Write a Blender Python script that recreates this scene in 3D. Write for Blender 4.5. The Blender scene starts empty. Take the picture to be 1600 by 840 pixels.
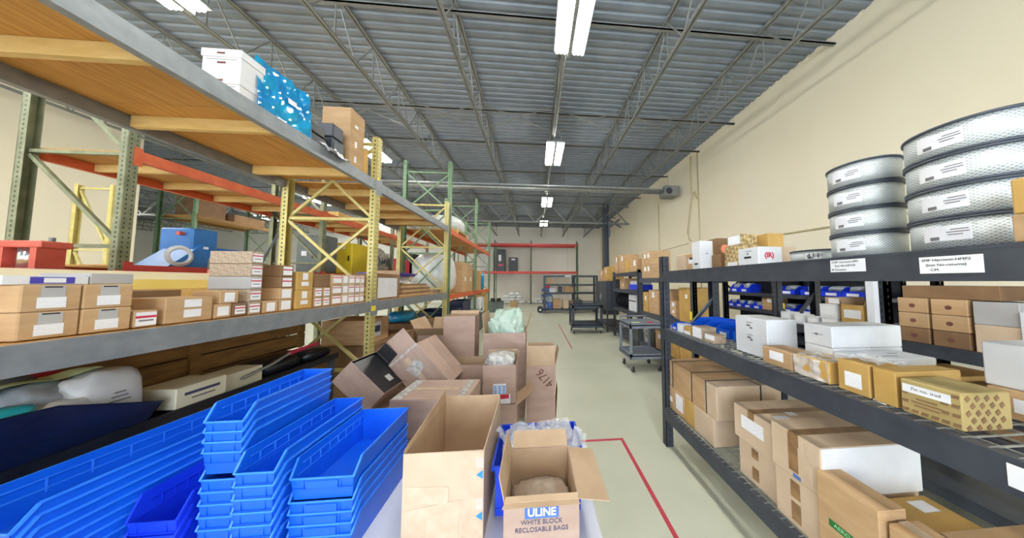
import bpy, bmesh, math, random
from mathutils import Vector, Matrix, noise
R = math.radians
rnd = random.Random(7)
SC = bpy.context.scene
COL = SC.collection

# ---------------------------------------------------------------- camera
cd = bpy.data.cameras.new('camera'); cam = bpy.data.objects.new('camera', cd); COL.objects.link(cam)
cam.location = (0, 0, 1.75)
cam.rotation_euler = (R(90 + 3.2287), 0, R(-4.6833))
cd.sensor_width = 36; cd.lens = 390 / 1600 * 36
cd.shift_x = -68 / 1600; cd.shift_y = -2 / 1600
cd.clip_start = 0.02
SC.camera = cam
# ---------------------------------------------------------------- world, exposure
SKY = 5.0            # overcast daylight entering through the open dock doors behind the camera
w = bpy.data.worlds.new('world'); SC.world = w; w.use_nodes = True
w.node_tree.nodes['Background'].inputs[0].default_value = (0.80, 0.90, 1, 1)
w.node_tree.nodes['Background'].inputs[1].default_value = SKY
vs = SC.view_settings
vs.view_transform = 'Standard'; vs.look = 'None'; vs.gamma = 1; vs.use_curve_mapping = False
vs.exposure = 0.52
LAMP = 45.0          # strength of the fluorescent tubes
pl_ = bpy.data.lights.new('dock_daylight', 'AREA'); pl_.shape = 'RECTANGLE'; pl_.size = 22; pl_.size_y = 5.2; pl_.cycles.is_portal = True
po = bpy.data.objects.new('dock_daylight', pl_); COL.objects.link(po); po.location = (-6, -8.98, 2.65); po.rotation_euler = (R(90), 0, 0); po['kind'] = 'helper'
SC.cycles.max_bounces = 9; SC.cycles.diffuse_bounces = 6
SC.cycles.sample_clamp_indirect = 4

# ---------------------------------------------------------------- materials
def lin(h):
    h = h.lstrip('#'); c = [int(h[i:i+2], 16) / 255 for i in (0, 2, 4)]
    return tuple((x / 12.92 if x <= .04045 else ((x + .055) / 1.055) ** 2.4) for x in c) + (1,)
MATS = {}
def mat(name, a, b=None, rough=.6, metal=0., scale=8., stretch=(1, 1, 1), bump=0., vary=0., alpha=1., trans=0., emit=0., coord='Object', detail=4, lo=.35, hi=.65):
    m = bpy.data.materials.new(name); m.use_nodes = True
    nt = m.node_tree; N = nt.nodes; L = nt.links
    p = N['Principled BSDF']; p.inputs['Roughness'].default_value = rough; p.inputs['Metallic'].default_value = metal
    tc = N.new('ShaderNodeTexCoord'); mp = N.new('ShaderNodeMapping'); mp.inputs['Scale'].default_value = stretch
    L.new(tc.outputs[coord], mp.inputs[0])
    no = N.new('ShaderNodeTexNoise'); no.inputs['Scale'].default_value = scale; no.inputs['Detail'].default_value = detail
    L.new(mp.outputs[0], no.inputs[0])
    rp = N.new('ShaderNodeValToRGB'); rp.color_ramp.elements[0].position = lo; rp.color_ramp.elements[1].position = hi
    rp.color_ramp.elements[0].color = lin(a); rp.color_ramp.elements[1].color = lin(b or a)
    L.new(no.outputs[0], rp.inputs[0]); out = rp.outputs[0]
    if vary:
        oi = N.new('ShaderNodeObjectInfo'); hs = N.new('ShaderNodeHueSaturation'); mr = N.new('ShaderNodeMapRange')
        mr.inputs[3].default_value = 1 - vary; mr.inputs[4].default_value = 1 + vary
        L.new(oi.outputs['Random'], mr.inputs[0]); L.new(mr.outputs[0], hs.inputs['Value']); L.new(out, hs.inputs['Color']); out = hs.outputs[0]
    L.new(out, p.inputs['Base Color'])
    if bump:
        bp = N.new('ShaderNodeBump'); bp.inputs['Strength'].default_value = bump; bp.inputs['Distance'].default_value = .01
        L.new(no.outputs[0], bp.inputs['Height']); L.new(bp.outputs[0], p.inputs['Normal'])
    if emit:
        p.inputs['Emission Color'].default_value = lin(a); p.inputs['Emission Strength'].default_value = emit
    if trans: p.inputs['Transmission Weight'].default_value = trans; p.inputs['IOR'].default_value = 1.15
    if alpha < 1: p.inputs['Alpha'].default_value = alpha
    MATS[name] = m; return m
mat('kraft', '#B28F68', '#C09F79', .75, scale=5, stretch=(1, 1, 4), bump=.06, vary=.10)
mat('kraft_gold', '#B8924F', '#C8A25F', .7, scale=5, bump=.05, vary=.08)
mat('kraft_pink', '#AD9184', '#B99F92', .8, scale=4, stretch=(1, 1, 3), bump=.05, vary=.06)
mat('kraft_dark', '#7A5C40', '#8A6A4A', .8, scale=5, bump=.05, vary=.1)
mat('kraft_olive', '#A5905C', '#B39E69', .75, scale=5, bump=.05)
mat('kraft_pale', '#C3AB92', '#CFB8A0', .75, scale=5, bump=.05, vary=.06)
mat('kraft_inside', '#B4987C', '#C0A588', .85, scale=6, bump=.05)
mat('white_card', '#D4D6DC', '#E2E3E8', .6, scale=4, vary=.04)
mat('grey_card', '#A9A7A8', '#B5B3B4', .75, scale=4, vary=.05)
mat('tape', '#B59565', '#C2A375', .25, scale=10)
mat('tape_brown', '#7B5A3C', '#9A7852', .3, scale=14)
mat('clear_tape', '#C6AF96', '#D2BDA6', .2, scale=16, bump=.1)
mat('ink', '#2A2A30', rough=.8); mat('ink_grey', '#6D6D72', rough=.8); mat('ink_blue', '#4C6FB8', rough=.6); mat('ink_red', '#C22C48', rough=.6)
mat('ink_navy', '#46496B', rough=.8); mat('ink_brown', '#6A3E34', rough=.8); mat('sky_blue', '#2E8FE0', rough=.5); mat('green_ink', '#1F6B34', rough=.6); mat('pale_green', '#A8DDAA', rough=.6)
mat('paper', '#E4E4EC', '#EFEFF4', .6, scale=6)
mat('orange_sticker', '#F08868', rough=.5)
mat('yellow_tag', '#F2D93A', rough=.5)
mat('blue_lit_edge', '#2C80F4', '#3A8AF8', .35)  # lighter than the bin blue: light caught on rims and ribs, painted in
mat('film_tan', '#A8907C', '#D2C2B2', .15, scale=9, bump=.5, alpha=.85)
mat('blue_bin', '#0A5ADA', '#0E62E4', .32, scale=6, vary=.03)
mat('deep_blue', '#1236DC', '#1A40E6', .3, scale=6)
mat('tote_blue', '#1140D8', '#1A4AE2', .3, scale=6)
mat('navy_plastic', '#101B3E', '#15224A', .3, scale=6)
mat('black_plastic', '#17181D', '#202228', .35, scale=8)
mat('black_steel', '#3A3F4A', '#444A55', .45, .3, scale=12, bump=.03)
mat('charcoal', '#474C55', '#525761', .5, .25, scale=10)
mat('beam_grey', '#82888F', '#90969C', .45, .4, scale=14, bump=.02)
mat('yellow_steel', '#BCAE68', '#CBBE7E', .5, .15, scale=9, bump=.03)
mat('olive_steel', '#70745A', '#86896E', .5, .25, scale=9, bump=.03)
mat('green_steel', '#64805F', '#7B9473', .5, .25, scale=9)
mat('orange_steel', '#C85A34', '#D66A40', .5, .15, scale=9)
mat('red_steel', '#C2403C', '#CC4C46', .5, .15, scale=9)
mat('galvanized', '#A5A9AC', '#BCC0C2', .35, .7, scale=18)
mat('chrome', '#C8CCD0', '#DADDE0', .18, .9, scale=10)
mat('plywood', '#B07C38', '#C7944E', .7, scale=6, stretch=(6, .6, 1), bump=.05, vary=.06)
mat('pine', '#D0AC68', '#DDBC7C', .7, scale=5, stretch=(1, 5, 5), bump=.04, vary=.05)
mat('old_timber', '#7A5A34', '#96713F', .8, scale=7, stretch=(4, .6, 4), bump=.08, vary=.18)
mat('cream_board', '#EFE6C4', '#F4EDD4', .6, scale=4); mat('yellow_board', '#E8D272', '#EEDB86', .6, scale=4)
mat('wall_paint', '#EEE3C9', '#F1E7D0', .75, scale=.7, bump=.02)
mat('wall_white', '#E9E5DB', '#EEEAE2', .75, scale=.7, bump=.02)
mat('floor_paint', '#C8CAB6', '#D2D3C0', .33, scale=1.3, bump=.01, detail=6)
mat('floor_red', '#BE3A4A', '#C84454', .5, scale=9)
mat('pipe_cream', '#B9AB84', '#C4B690', .6, scale=6)
mat('joint', '#A8A896', rough=.8)
mat('deck_steel', '#7C8592', '#868F9B', .55, .0, scale=3)
mat('joist_steel', '#7E807E', '#8A8B88', .55, .2, scale=5)
mat('tube', '#FFFDF4', emit=LAMP)
mat('table_top', '#D5D8E4', '#DDE0EA', .4, scale=4)
mat('filter_media', '#9FA5A8', rough=.6)
mat('rubber', '#16171A', '#1E2024', .4, scale=10)
mat('yellow_cab', '#D2B81E', '#D9C22E', .4, scale=5); mat('machine_grey', '#5A6264', '#687072', .45, .2, scale=6); mat('pale_machine', '#B8B8AE', '#8E8F88', .6, .2, scale=20)
mat('machine_blue', '#1F63A8', '#2A70B6', .4, scale=5); mat('red_paint', '#B84A3E', '#C65A4C', .45, scale=6); mat('bright_red', '#D0304A', '#D84058', .45, scale=6)
mat('bag_white', '#D6D8DC', '#E6E8EA', .3, scale=5, bump=.15); mat('bag_teal', '#1FB4C8', '#34C4D6', .3, scale=6, bump=.1)
mat('bag_grey', '#8F97A2', '#A8B0BA', .35, scale=5, bump=.1); mat('bag_lime', '#C8DCA0', '#D6E6B4', .4, scale=6)
mat('film_clear', '#E6E8EE', '#F2F4F8', .12, scale=14, bump=.4, alpha=.32)
mat('film_green', '#B8D8C4', '#DCEEE2', .15, scale=7, bump=.5, alpha=.62)
mat('film_blue', '#1478C0', '#1C9AC8', .12, scale=4, bump=.4)
mat('film_silver', '#B8B2AC', '#E8E6E4', .15, scale=22, bump=.5, alpha=.8)
mat('pink_grip', '#D8305A', rough=.5); mat('purple', '#4A42A8', rough=.5); mat('maroon', '#6A1F30', rough=.6)

def pattern(name, a, b, sc, kind):
    m = mat(name, a, b, .75); nt = m.node_tree; N = nt.nodes; L = nt.links; p = N['Principled BSDF']
    tc = N.new('ShaderNodeTexCoord'); mp = N.new('ShaderNodeMapping')
    if kind == 'diamond':
        mp.inputs['Rotation'].default_value = (R(45), R(45), R(45)); ck = N.new('ShaderNodeTexChecker'); ck.inputs['Scale'].default_value = sc
        L.new(tc.outputs['Object'], mp.inputs[0]); L.new(mp.outputs[0], ck.inputs[0]); ck.inputs[1].default_value = lin(a); ck.inputs[2].default_value = lin(b); o = ck.outputs[0]
    else:
        br = N.new('ShaderNodeTexBrick'); br.inputs['Scale'].default_value = 1
        mp.inputs['Scale'].default_value = sc; L.new(tc.outputs['Generated'], mp.inputs[0]); L.new(mp.outputs[0], br.inputs[0])
        br.inputs['Color1'].default_value = lin(a); br.inputs['Color2'].default_value = lin(b); br.inputs['Mortar'].default_value = lin('#EDEDF2')
        br.inputs['Mortar Size'].default_value = .11; br.inputs['Row Height'].default_value = .25; br.inputs['Brick Width'].default_value = .7; br.inputs['Bias'].default_value = 0; o = br.outputs[0]
    L.new(o, p.inputs['Base Color']); return m
pattern('kraft_pattern', '#C2AC80', '#94794E', 38, 'diamond')
pattern('grey_pattern', '#B09C88', '#A08C78', 55, 'diamond')
pattern('print', '#C4C4CC', '#EDEDF2', (3.2, 1.6, 1), 'brick')
def mesh_pattern():
    m = MATS['filter_media']; nt = m.node_tree; N = nt.nodes; L = nt.links; p = N['Principled BSDF']
    tc = N.new('ShaderNodeTexCoord'); sx = N.new('ShaderNodeSeparateXYZ'); L.new(tc.outputs['Object'], sx.inputs[0])
    at = N.new('ShaderNodeMath'); at.operation = 'ARCTAN2'; L.new(sx.outputs[0], at.inputs[0]); L.new(sx.outputs[1], at.inputs[1])
    def wave(sgn):
        a = N.new('ShaderNodeMath'); a.operation = 'MULTIPLY'; a.inputs[1].default_value = 30; L.new(at.outputs[0], a.inputs[0])
        b = N.new('ShaderNodeMath'); b.operation = 'MULTIPLY_ADD'; b.inputs[1].default_value = sgn * 300; L.new(sx.outputs[2], b.inputs[0]); L.new(a.outputs[0], b.inputs[2])
        c = N.new('ShaderNodeMath'); c.operation = 'SINE'; L.new(b.outputs[0], c.inputs[0])
        d = N.new('ShaderNodeMath'); d.operation = 'ABSOLUTE'; L.new(c.outputs[0], d.inputs[0]); return d
    mn = N.new('ShaderNodeMath'); mn.operation = 'MINIMUM'; L.new(wave(1).outputs[0], mn.inputs[0]); L.new(wave(-1).outputs[0], mn.inputs[1])
    rp = N.new('ShaderNodeValToRGB'); rp.color_ramp.elements[0].position = .3; rp.color_ramp.elements[1].position = .55
    rp.color_ramp.elements[0].color = lin('#E4E8EA'); rp.color_ramp.elements[1].color = lin('#AEB4B7')
    L.new(mn.outputs[0], rp.inputs[0]); L.new(rp.outputs[0], p.inputs['Base Color'])
    bp = N.new('ShaderNodeBump'); bp.inputs['Strength'].default_value = .3; bp.inputs['Distance'].default_value = .002; bp.invert = True
    L.new(mn.outputs[0], bp.inputs['Height']); L.new(bp.outputs[0], p.inputs['Normal'])
    p.inputs['Metallic'].default_value = .35; p.inputs['Roughness'].default_value = .4
mesh_pattern()

# ---------------------------------------------------------------- mesh builder
class MB:
    def __init__(s): s.v = []; s.f = []
    def add(s, vs, fs):
        n = len(s.v); s.v += [tuple(x) for x in vs]; s.f += [tuple(n + i for i in f) for f in fs]; return s
    def box(s, x0, x1, y0, y1, z0, z1):
        return s.add([(x, y, z) for z in (z0, z1) for y in (y0, y1) for x in (x0, x1)],
                     [(0, 2, 3, 1), (4, 5, 7, 6), (0, 1, 5, 4), (2, 6, 7, 3), (0, 4, 6, 2), (1, 3, 7, 5)])
    def cbox(s, x0, x1, y0, y1, z0, z1, c=.004):
        b = bmesh.new(); bmesh.ops.create_cube(b, size=1)
        for v in b.verts: v.co = ((x0 + x1) / 2 + v.co.x * (x1 - x0), (y0 + y1) / 2 + v.co.y * (y1 - y0), (z0 + z1) / 2 + v.co.z * (z1 - z0))
        bmesh.ops.bevel(b, geom=b.edges[:], offset=c, segments=1, affect='EDGES')
        b.verts.index_update(); s.add([v.co[:] for v in b.verts], [[v.index for v in f.verts] for f in b.faces]); b.free(); return s
    def loft(s, A, B):
        n = len(A)
        return s.add(list(A) + list(B), [tuple(range(n))[::-1], tuple(range(n, 2 * n))] + [(i, (i + 1) % n, n + (i + 1) % n, n + i) for i in range(n)])
    def bar(s, p, q, w, h=None):
        p = Vector(p); q = Vector(q); h = h or w; d = (q - p).normalized()
        u = d.cross(Vector((0, 0, 1)));  u = Vector((1, 0, 0)) if u.length < 1e-4 else u.normalized()
        v = u.cross(d).normalized(); u *= w / 2; v *= h / 2
        o = [-u - v, u - v, u + v, -u + v]
        return s.loft([p + x for x in o], [q + x for x in o])
    def tube(s, pts, r, n=8, caps=True):
        pts = [Vector(p) for p in pts]; k = len(pts); rings = []
        for i, p in enumerate(pts):
            d = (pts[min(i + 1, k - 1)] - pts[max(i - 1, 0)]).normalized()
            u = d.cross(Vector((0, 0, 1))); u = Vector((1, 0, 0)) if u.length < 1e-3 else u.normalized(); v = u.cross(d)
            rings += [p + r * (math.cos(2 * math.pi * j / n) * u + math.sin(2 * math.pi * j / n) * v) for j in range(n)]
        fs = [(i * n + j, i * n + (j + 1) % n, (i + 1) * n + (j + 1) % n, (i + 1) * n + j) for i in range(k - 1) for j in range(n)]
        if caps: fs += [tuple(range(n))[::-1], tuple(range((k - 1) * n, k * n))]
        return s.add(rings, fs)
    def lathe(s, prof, n=32, c=(0, 0), closed=True):
        k = len(prof); vs = [(c[0] + r * math.cos(2 * math.pi * j / n), c[1] + r * math.sin(2 * math.pi * j / n), z) for r, z in prof for j in range(n)]
        rng = range(k) if closed else range(k - 1)
        return s.add(vs, [(i * n + j, i * n + (j + 1) % n, ((i + 1) % k) * n + (j + 1) % n, ((i + 1) % k) * n + j) for i in rng for j in range(n)])
    def cyl(s, p, q, r, n=16): return s.tube([p, q], r, n)
    def mesh(s, name):
        me = bpy.data.meshes.new(name); me.from_pydata(s.v, [], s.f); b = bmesh.new(); b.from_mesh(me)
        bmesh.ops.recalc_face_normals(b, faces=b.faces[:]); b.to_mesh(me); b.free(); return me
    def build(s, name, m, parent=None, loc=(0, 0, 0), rot=(0, 0, 0), smooth=False):
        return ob(name, s.mesh(name), m, parent, loc, rot, smooth)
def ob(name, me, m, parent=None, loc=(0, 0, 0), rot=(0, 0, 0), smooth=False):
    o = bpy.data.objects.new(name, me); COL.objects.link(o)
    if not me.materials: me.materials.append(MATS[m] if isinstance(m, str) else m)
    o.location = loc; o.rotation_euler = rot; o.parent = parent
    if smooth:
        for p in me.polygons: p.use_smooth = True
    return o
def tag(o, label, cat, group=None, kind=None):
    o['label'] = label; o['category'] = cat
    if group: o['group'] = group
    if kind: o['kind'] = kind
    return o
def thing(name, label, cat, loc=(0, 0, 0), rz=0, group=None, rot=None):
    o = bpy.data.objects.new(name, None); COL.objects.link(o); o.empty_display_size = .05
    o.location = loc; o.rotation_euler = rot or (0, 0, R(rz)); return tag(o, label, cat, group)
def struct(name, mb, m, parent=None, **k):
    o = mb.build(name, m, parent, **k)
    if parent is None: o['kind'] = 'structure'
    return o
def copy_tree(o, parent=None, label=None, loc=None):
    c = o.copy(); COL.objects.link(c); c.parent = parent
    if label: c['label'] = label
    if loc is not None: c.location = loc
    for ch in CH.get(o.name, []): copy_tree(ch, c)
    return c
CH = {}
def note_children():
    CH.clear()
    for o in bpy.data.objects:
        if o.parent: CH.setdefault(o.parent.name, []).append(o)
ORD = ['lowest', 'second from the bottom', 'third from the bottom', 'fourth from the bottom', 'fifth from the bottom', 'sixth from the bottom', 'seventh from the bottom', 'eighth from the bottom', 'ninth from the bottom', 'tenth from the bottom']
FROT = {'y-': (90, 0, 0), 'x-': (90, 0, -90), 'x+': (90, 0, 90), 'z+': (0, 0, 0), 'y+': (90, 0, 180)}
def face_at(face, dims, u, v, off=.001):
    X, Y, Z = dims       # box centred on x,y; z from 0
    return {'y-': (u * X, -Y / 2 - off, v * Z), 'x-': (-X / 2 - off, -u * Y, v * Z), 'x+': (X / 2 + off, u * Y, v * Z), 'z+': (u * X, (v - .5) * Y, Z + off)}[face]
def decal(parent, name, face, dims, u, v, wd, ht, m, label=None, off=.0008, roll=0):
    o = MB().box(-wd / 2, wd / 2, -ht / 2, ht / 2, -.0006, .0006).build(name, m, parent, face_at(face, dims, u, v, off + .00012 * (len(parent.children) % 5)))
    e = [R(a) for a in FROT[face]]
    from mathutils import Euler
    o.rotation_euler = (Euler(e).to_matrix() @ Matrix.Rotation(R(roll), 3, 'Z')).to_euler()
    if label: o['label'] = label
    return o
TXT = {}
def text(parent, name, s, size, m, face, dims, u, v, off=.002, roll=0, depth=.0006, squash=1.0, bold=0.):
    from mathutils import Euler
    cu = bpy.data.curves.new('lettering', 'FONT'); cu.body = s; cu.size = size; cu.align_x = 'CENTER'; cu.align_y = 'CENTER'; cu.extrude = depth / 2; cu.resolution_u = 3; cu.offset = bold
    t = bpy.data.objects.new('lettering', cu); COL.objects.link(t)
    dg = bpy.context.evaluated_depsgraph_get(); me = bpy.data.meshes.new_from_object(t.evaluated_get(dg)); bpy.data.objects.remove(t)
    me.transform(Matrix.Diagonal((squash, 1, 1, 1)))
    me.materials.clear(); o = ob(name, me, m, parent, face_at(face, dims, u, v, off))
    o.rotation_euler = (Euler([R(a) for a in FROT[face]]).to_matrix() @ Matrix.Rotation(R(roll), 3, 'Z')).to_euler(); return o

# closed carton: x,y,z ranges; st = stickers (face,u,v,w,h,material); seam along 'x' or 'y' on the lid
def carton(name, label, xr, yr, zr, m='kraft', rz=0, st=(), group=None, seam=None, tape=None, cat='box', ridge=True):
    X, Y, Z = xr[1] - xr[0], yr[1] - yr[0], zr[1] - zr[0]; d = (X, Y, Z)
    t = thing(name, label, cat, ((xr[0] + xr[1]) / 2, (yr[0] + yr[1]) / 2, zr[0]), rz, group)
    g = .0022 if seam else 0
    MB().cbox(-X / 2, X / 2, -Y / 2, Y / 2, .0005, Z - 2 * g, min(.004, Z * .04)).build('box_body', m, t)
    if seam:
        for s in (-1, 1):
            a, b = (.0012, X / 2 - .002) if seam == 'y' else (.0012, Y / 2 - .002)
            f = MB()
            if seam == 'y': f.box(min(s * a, s * b), max(s * a, s * b), -Y / 2 + .002, Y / 2 - .002, Z - 2 * g - .001, Z - .0005)
            else: f.box(-X / 2 + .002, X / 2 - .002, min(s * a, s * b), max(s * a, s * b), Z - 2 * g - .001, Z - .0005)
            f.build('top_flap', m, t)
    if tape:
        tw = min(.05, X * .3)
        MB().box(-tw / 2, tw / 2, -Y / 2 - .0008, Y / 2 + .0008, Z - .0004, Z + .0006).box(-tw / 2, tw / 2, -Y / 2 - .0012, -Y / 2 + .0004, Z * .72, Z + .0006).build('tape_strip', tape, t) if seam != 'x' else \
            MB().box(-X / 2 - .0008, X / 2 + .0008, -tw / 2, tw / 2, Z - .0004, Z + .0006).box(-X / 2 - .0012, -X / 2 + .0004, -tw / 2, tw / 2, Z * .72, Z + .0006).box(X / 2 - .0004, X / 2 + .0012, -tw / 2, tw / 2, Z * .72, Z + .0006).build('tape_strip', tape, t)
    for q in st: decal(t, 'label_sticker' if q[5] in ('paper', 'print') else 'tape_patch' if 'tape' in q[5] else 'printed_mark', q[0], d, *q[1:6])
    return t
# open carton: four thin walls, floor, and flaps (side, length, angle from horizontal-out in degrees)
def open_carton(name, label, xr, yr, zr, m='kraft', inside='kraft_inside', flaps=(), rz=0, st=(), group=None, rot=None, floor_at=.005, cat='open box'):
    X, Y, Z = xr[1] - xr[0], yr[1] - yr[0], zr[1] - zr[0]; d = (X, Y, Z); w = .004
    t = thing(name, label, cat, ((xr[0] + xr[1]) / 2, (yr[0] + yr[1]) / 2, zr[0]), rz, group, rot)
    b = MB()
    b.box(-X / 2, X / 2, -Y / 2, -Y / 2 + w, 0, Z).box(-X / 2, X / 2, Y / 2 - w, Y / 2, 0, Z).box(-X / 2, -X / 2 + w, -Y / 2 + w, Y / 2 - w, 0, Z).box(X / 2 - w, X / 2, -Y / 2 + w, Y / 2 - w, 0, Z)
    b.box(-X / 2 + w, X / 2 - w, -Y / 2 + w, Y / 2 - w, 0, floor_at)
    b.build('box_body', m, t)
    i = MB(); e = .0006
    i.box(-X / 2 + w, X / 2 - w, Y / 2 - w - e, Y / 2 - w, floor_at, Z - .001).box(-X / 2 + w, -X / 2 + w + e, -Y / 2 + w, Y / 2 - w, floor_at, Z - .001).box(X / 2 - w - e, X / 2 - w, -Y / 2 + w, Y / 2 - w, floor_at, Z - .001).box(-X / 2 + w, X / 2 - w, -Y / 2 + w, -Y / 2 + w + e, floor_at, Z - .001)
    i.build('inner_lining', inside, t)
    for side, ln, ang in flaps:
        c, s_ = math.cos(R(ang)) * ln, math.sin(R(ang)) * ln
        hx = X / 2 - .006; hy = Y / 2 - .006
        A = {'y-': [(-hx, -Y / 2, Z), (hx, -Y / 2, Z), (hx, -Y / 2 - c, Z + s_), (-hx, -Y / 2 - c, Z + s_)],
             'y+': [(-hx, Y / 2, Z), (hx, Y / 2, Z), (hx, Y / 2 + c, Z + s_), (-hx, Y / 2 + c, Z + s_)],
             'x-': [(-X / 2, -hy, Z), (-X / 2, hy, Z), (-X / 2 - c, hy, Z + s_), (-X / 2 - c, -hy, Z + s_)],
             'x+': [(X / 2, -hy, Z), (X / 2, hy, Z), (X / 2 + c, hy, Z + s_), (X / 2 + c, -hy, Z + s_)]}[side]
        n = (Vector(A[1]) - Vector(A[0])).cross(Vector(A[3]) - Vector(A[0])).normalized() * .0035
        fo = MB().loft(A, [Vector(p) + n for p in A]).build('flap', inside, t)
    for q in st: decal(t, 'label_sticker' if q[5] in ('paper', 'print') else 'tape_patch' if 'tape' in q[5] else 'printed_mark', q[0], d, *q[1:6])
    return t
def blob_mesh(sx, sy, sz, seed=0, amp=.18, fr=3., sub=3, flat=True):
    b = bmesh.new(); bmesh.ops.create_icosphere(b, subdivisions=sub, radius=1)
    for v in b.verts:
        p = v.co.copy(); n = 1 + amp * noise.noise(p * fr + Vector((seed * 7.3, seed * 3.1, 0))) + amp * .5 * noise.noise(p * fr * 2.7 + Vector((seed, 5, 1)))
        e = [math.copysign(abs(c) ** .6, c) for c in p]; z = e[2] * n
        v.co = (e[0] * n * sx / 2, e[1] * n * sy / 2, (max(z, -1) if flat else z) * sz / 2)
    zmin = min(v.co.z for v in b.verts)
    for v in b.verts: v.co.z -= zmin
    me = bpy.data.meshes.new('bag'); b.to_mesh(me); b.free(); return me
def bag(name, label, loc, size, m, seed=0, amp=.18, fr=3., cat='bag', group=None, rz=0, sub=3):
    o = ob(name, blob_mesh(*size, seed, amp, fr, sub), m, None, loc, (0, 0, R(rz)), True); return tag(o, label, cat, group)
DEC = [0]
def sheet(name, W, D, m, parent=None, loc=(0, 0, 0), rot=(0, 0, 0), amp=.02, fr=9, n=14, seed=0, drop=0.):
    b = MB(); P = []
    for j in range(n + 1):
        for i in range(n + 1):
            x, y = (i / n - .5) * W, (j / n - .5) * D
            P.append((x, y, amp * noise.noise(Vector((x * fr, y * fr, seed))) * 2 - drop * (x * x / (W * W) + y * y / (D * D)) * 4))
    b.add(P, [(j * (n + 1) + i, j * (n + 1) + i + 1, (j + 1) * (n + 1) + i + 1, (j + 1) * (n + 1) + i) for j in range(n) for i in range(n)])
    o = b.build(name, m, parent, loc, rot, False); mo = o.modifiers.new('thick', 'SOLIDIFY'); mo.thickness = .0015; return o

# ================================================================ STRUCTURE
XW, YB, ZD = 5.78, 21.85, 6.55
floor = struct('floor', MB().box(-31, XW + .2, -9, YB + .2, -.2, 0), 'floor_paint')
tp = MB().box(.955, .99, -2, 2.80, 0, .0012); tp.build('tape_line', 'floor_red', floor)['label'] = 'long red tape line along the aisle floor'
MB().box(.30, .99, 2.80, 2.835, 0, .0012).build('tape_line', 'floor_red', floor)['label'] = 'short red tape line crossing the aisle end'
MB().box(.96, .99, 6.6, 10.4, 0, .0012).build('tape_line', 'floor_red', floor)['label'] = 'far red tape line near the black cart'
for y in (5.1, 10.25, 15.4): MB().box(-31, XW, y, y + .008, -.0003, .0004).build('floor_joint', 'joint', floor)
for x in (-.75, ): MB().box(x, x + .008, 5.1, YB, -.0003, .0004).build('floor_joint', 'joint', floor)
wr = struct('wall_right', MB().box(XW, XW + .2, -9, YB + .2, 0, ZD + .3), 'wall_paint')
wb = struct('wall_back', MB().box(-31, XW, YB, YB + .2, 0, ZD + .3), 'wall_white')
for x in (-20, -13.5, -7, 2.87): MB().box(x, x + .02, YB - .003, YB + .001, 0, ZD - .1).build('panel_joint', 'joint', wb)
struct('wall_front', MB().box(-31, -17, -9.2, -9, 0, ZD + .3).box(5, XW + .2, -9.2, -9, 0, ZD + .3).box(-17, 5, -9.2, -9, 5.2, ZD + .3), 'wall_paint')
struct('wall_left', MB().box(-11.8, -11.5, -9, 8.1, 0, ZD + .1), 'wall_paint')
struct('wall_far_left', MB().box(-31.2, -31, -9.2, YB + .2, 0, ZD + .3), 'wall_white')
# corrugated roof deck, ribs across the aisle
cm = MB(); P = []; y = -9.0; n = 0
prof = []
while y < YB + .1:
    prof += [(y, ZD), (y + .085, ZD), (y + .105, ZD + .028), (y + .155, ZD + .028)]; y += .175
for (yy, z) in prof: P += [(-31, yy, z), (XW, yy, z)]
cm.add(P, [(2 * i, 2 * i + 1, 2 * i + 3, 2 * i + 2) for i in range(len(prof) - 1)])
ceiling = struct('ceiling', cm, 'deck_steel')
struct('roof_slab', MB().box(-31.2, XW + .2, -9.2, YB + .2, ZD + .3, ZD + .4), 'deck_steel')
# open-web joists
ZB = 5.73
def joist_mesh(y0, y1):
    b = MB()
    for s in (-.045, .012):
        b.box(s, s + .033, y0, y1, ZD - .055, ZD - .002); b.box(s, s + .033, y0, y1, ZB, ZB + .04)
    k = 0; y = y0 + .2
    while y < y1 - .5:
        b.bar((0, y, ZB + .02), (0, y + .48, ZD - .03), .017); b.bar((0, y + .48, ZD - .03), (0, y + .96, ZB + .02), .017)
        b.bar((0, y + .48, ZB + .03), (0, y + .48, ZD - .03), .018); y += .96
    return b.mesh('joist')
JX = [.5 + 1.9 * k for k in range(-16, 3)]
for y0, y1 in ((-9, 14.85), (14.95, YB)):
    me = joist_mesh(y0, y1)
    for x in JX: ob('roof_joist', me, 'joist_steel', ceiling, (x, 0, 0))
for y in (.9, 4.14, 6.6, 8.16, 10.3, 13.1, 17.4, 19.6):
    MB().box(-31, XW, y - .025, y + .025, 6.33, 6.36).box(-31, XW, y - .025, y - .02, 6.33, 6.38).build('bridging_bar', 'joist_steel', ceiling)
for y in (6.5, 12.2):
    b = MB()
    for i, x in enumerate(JX[:-1]):
        if x < -9: continue
        b.bar((x, y, ZB + .03), (x + 1.9, y, ZD - .05), .03, .012); b.bar((x, y + .03, ZD - .05), (x + 1.9, y + .03, ZB + .03), .03, .012)
    b.build('cross_bridging', 'joist_steel', ceiling)
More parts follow.
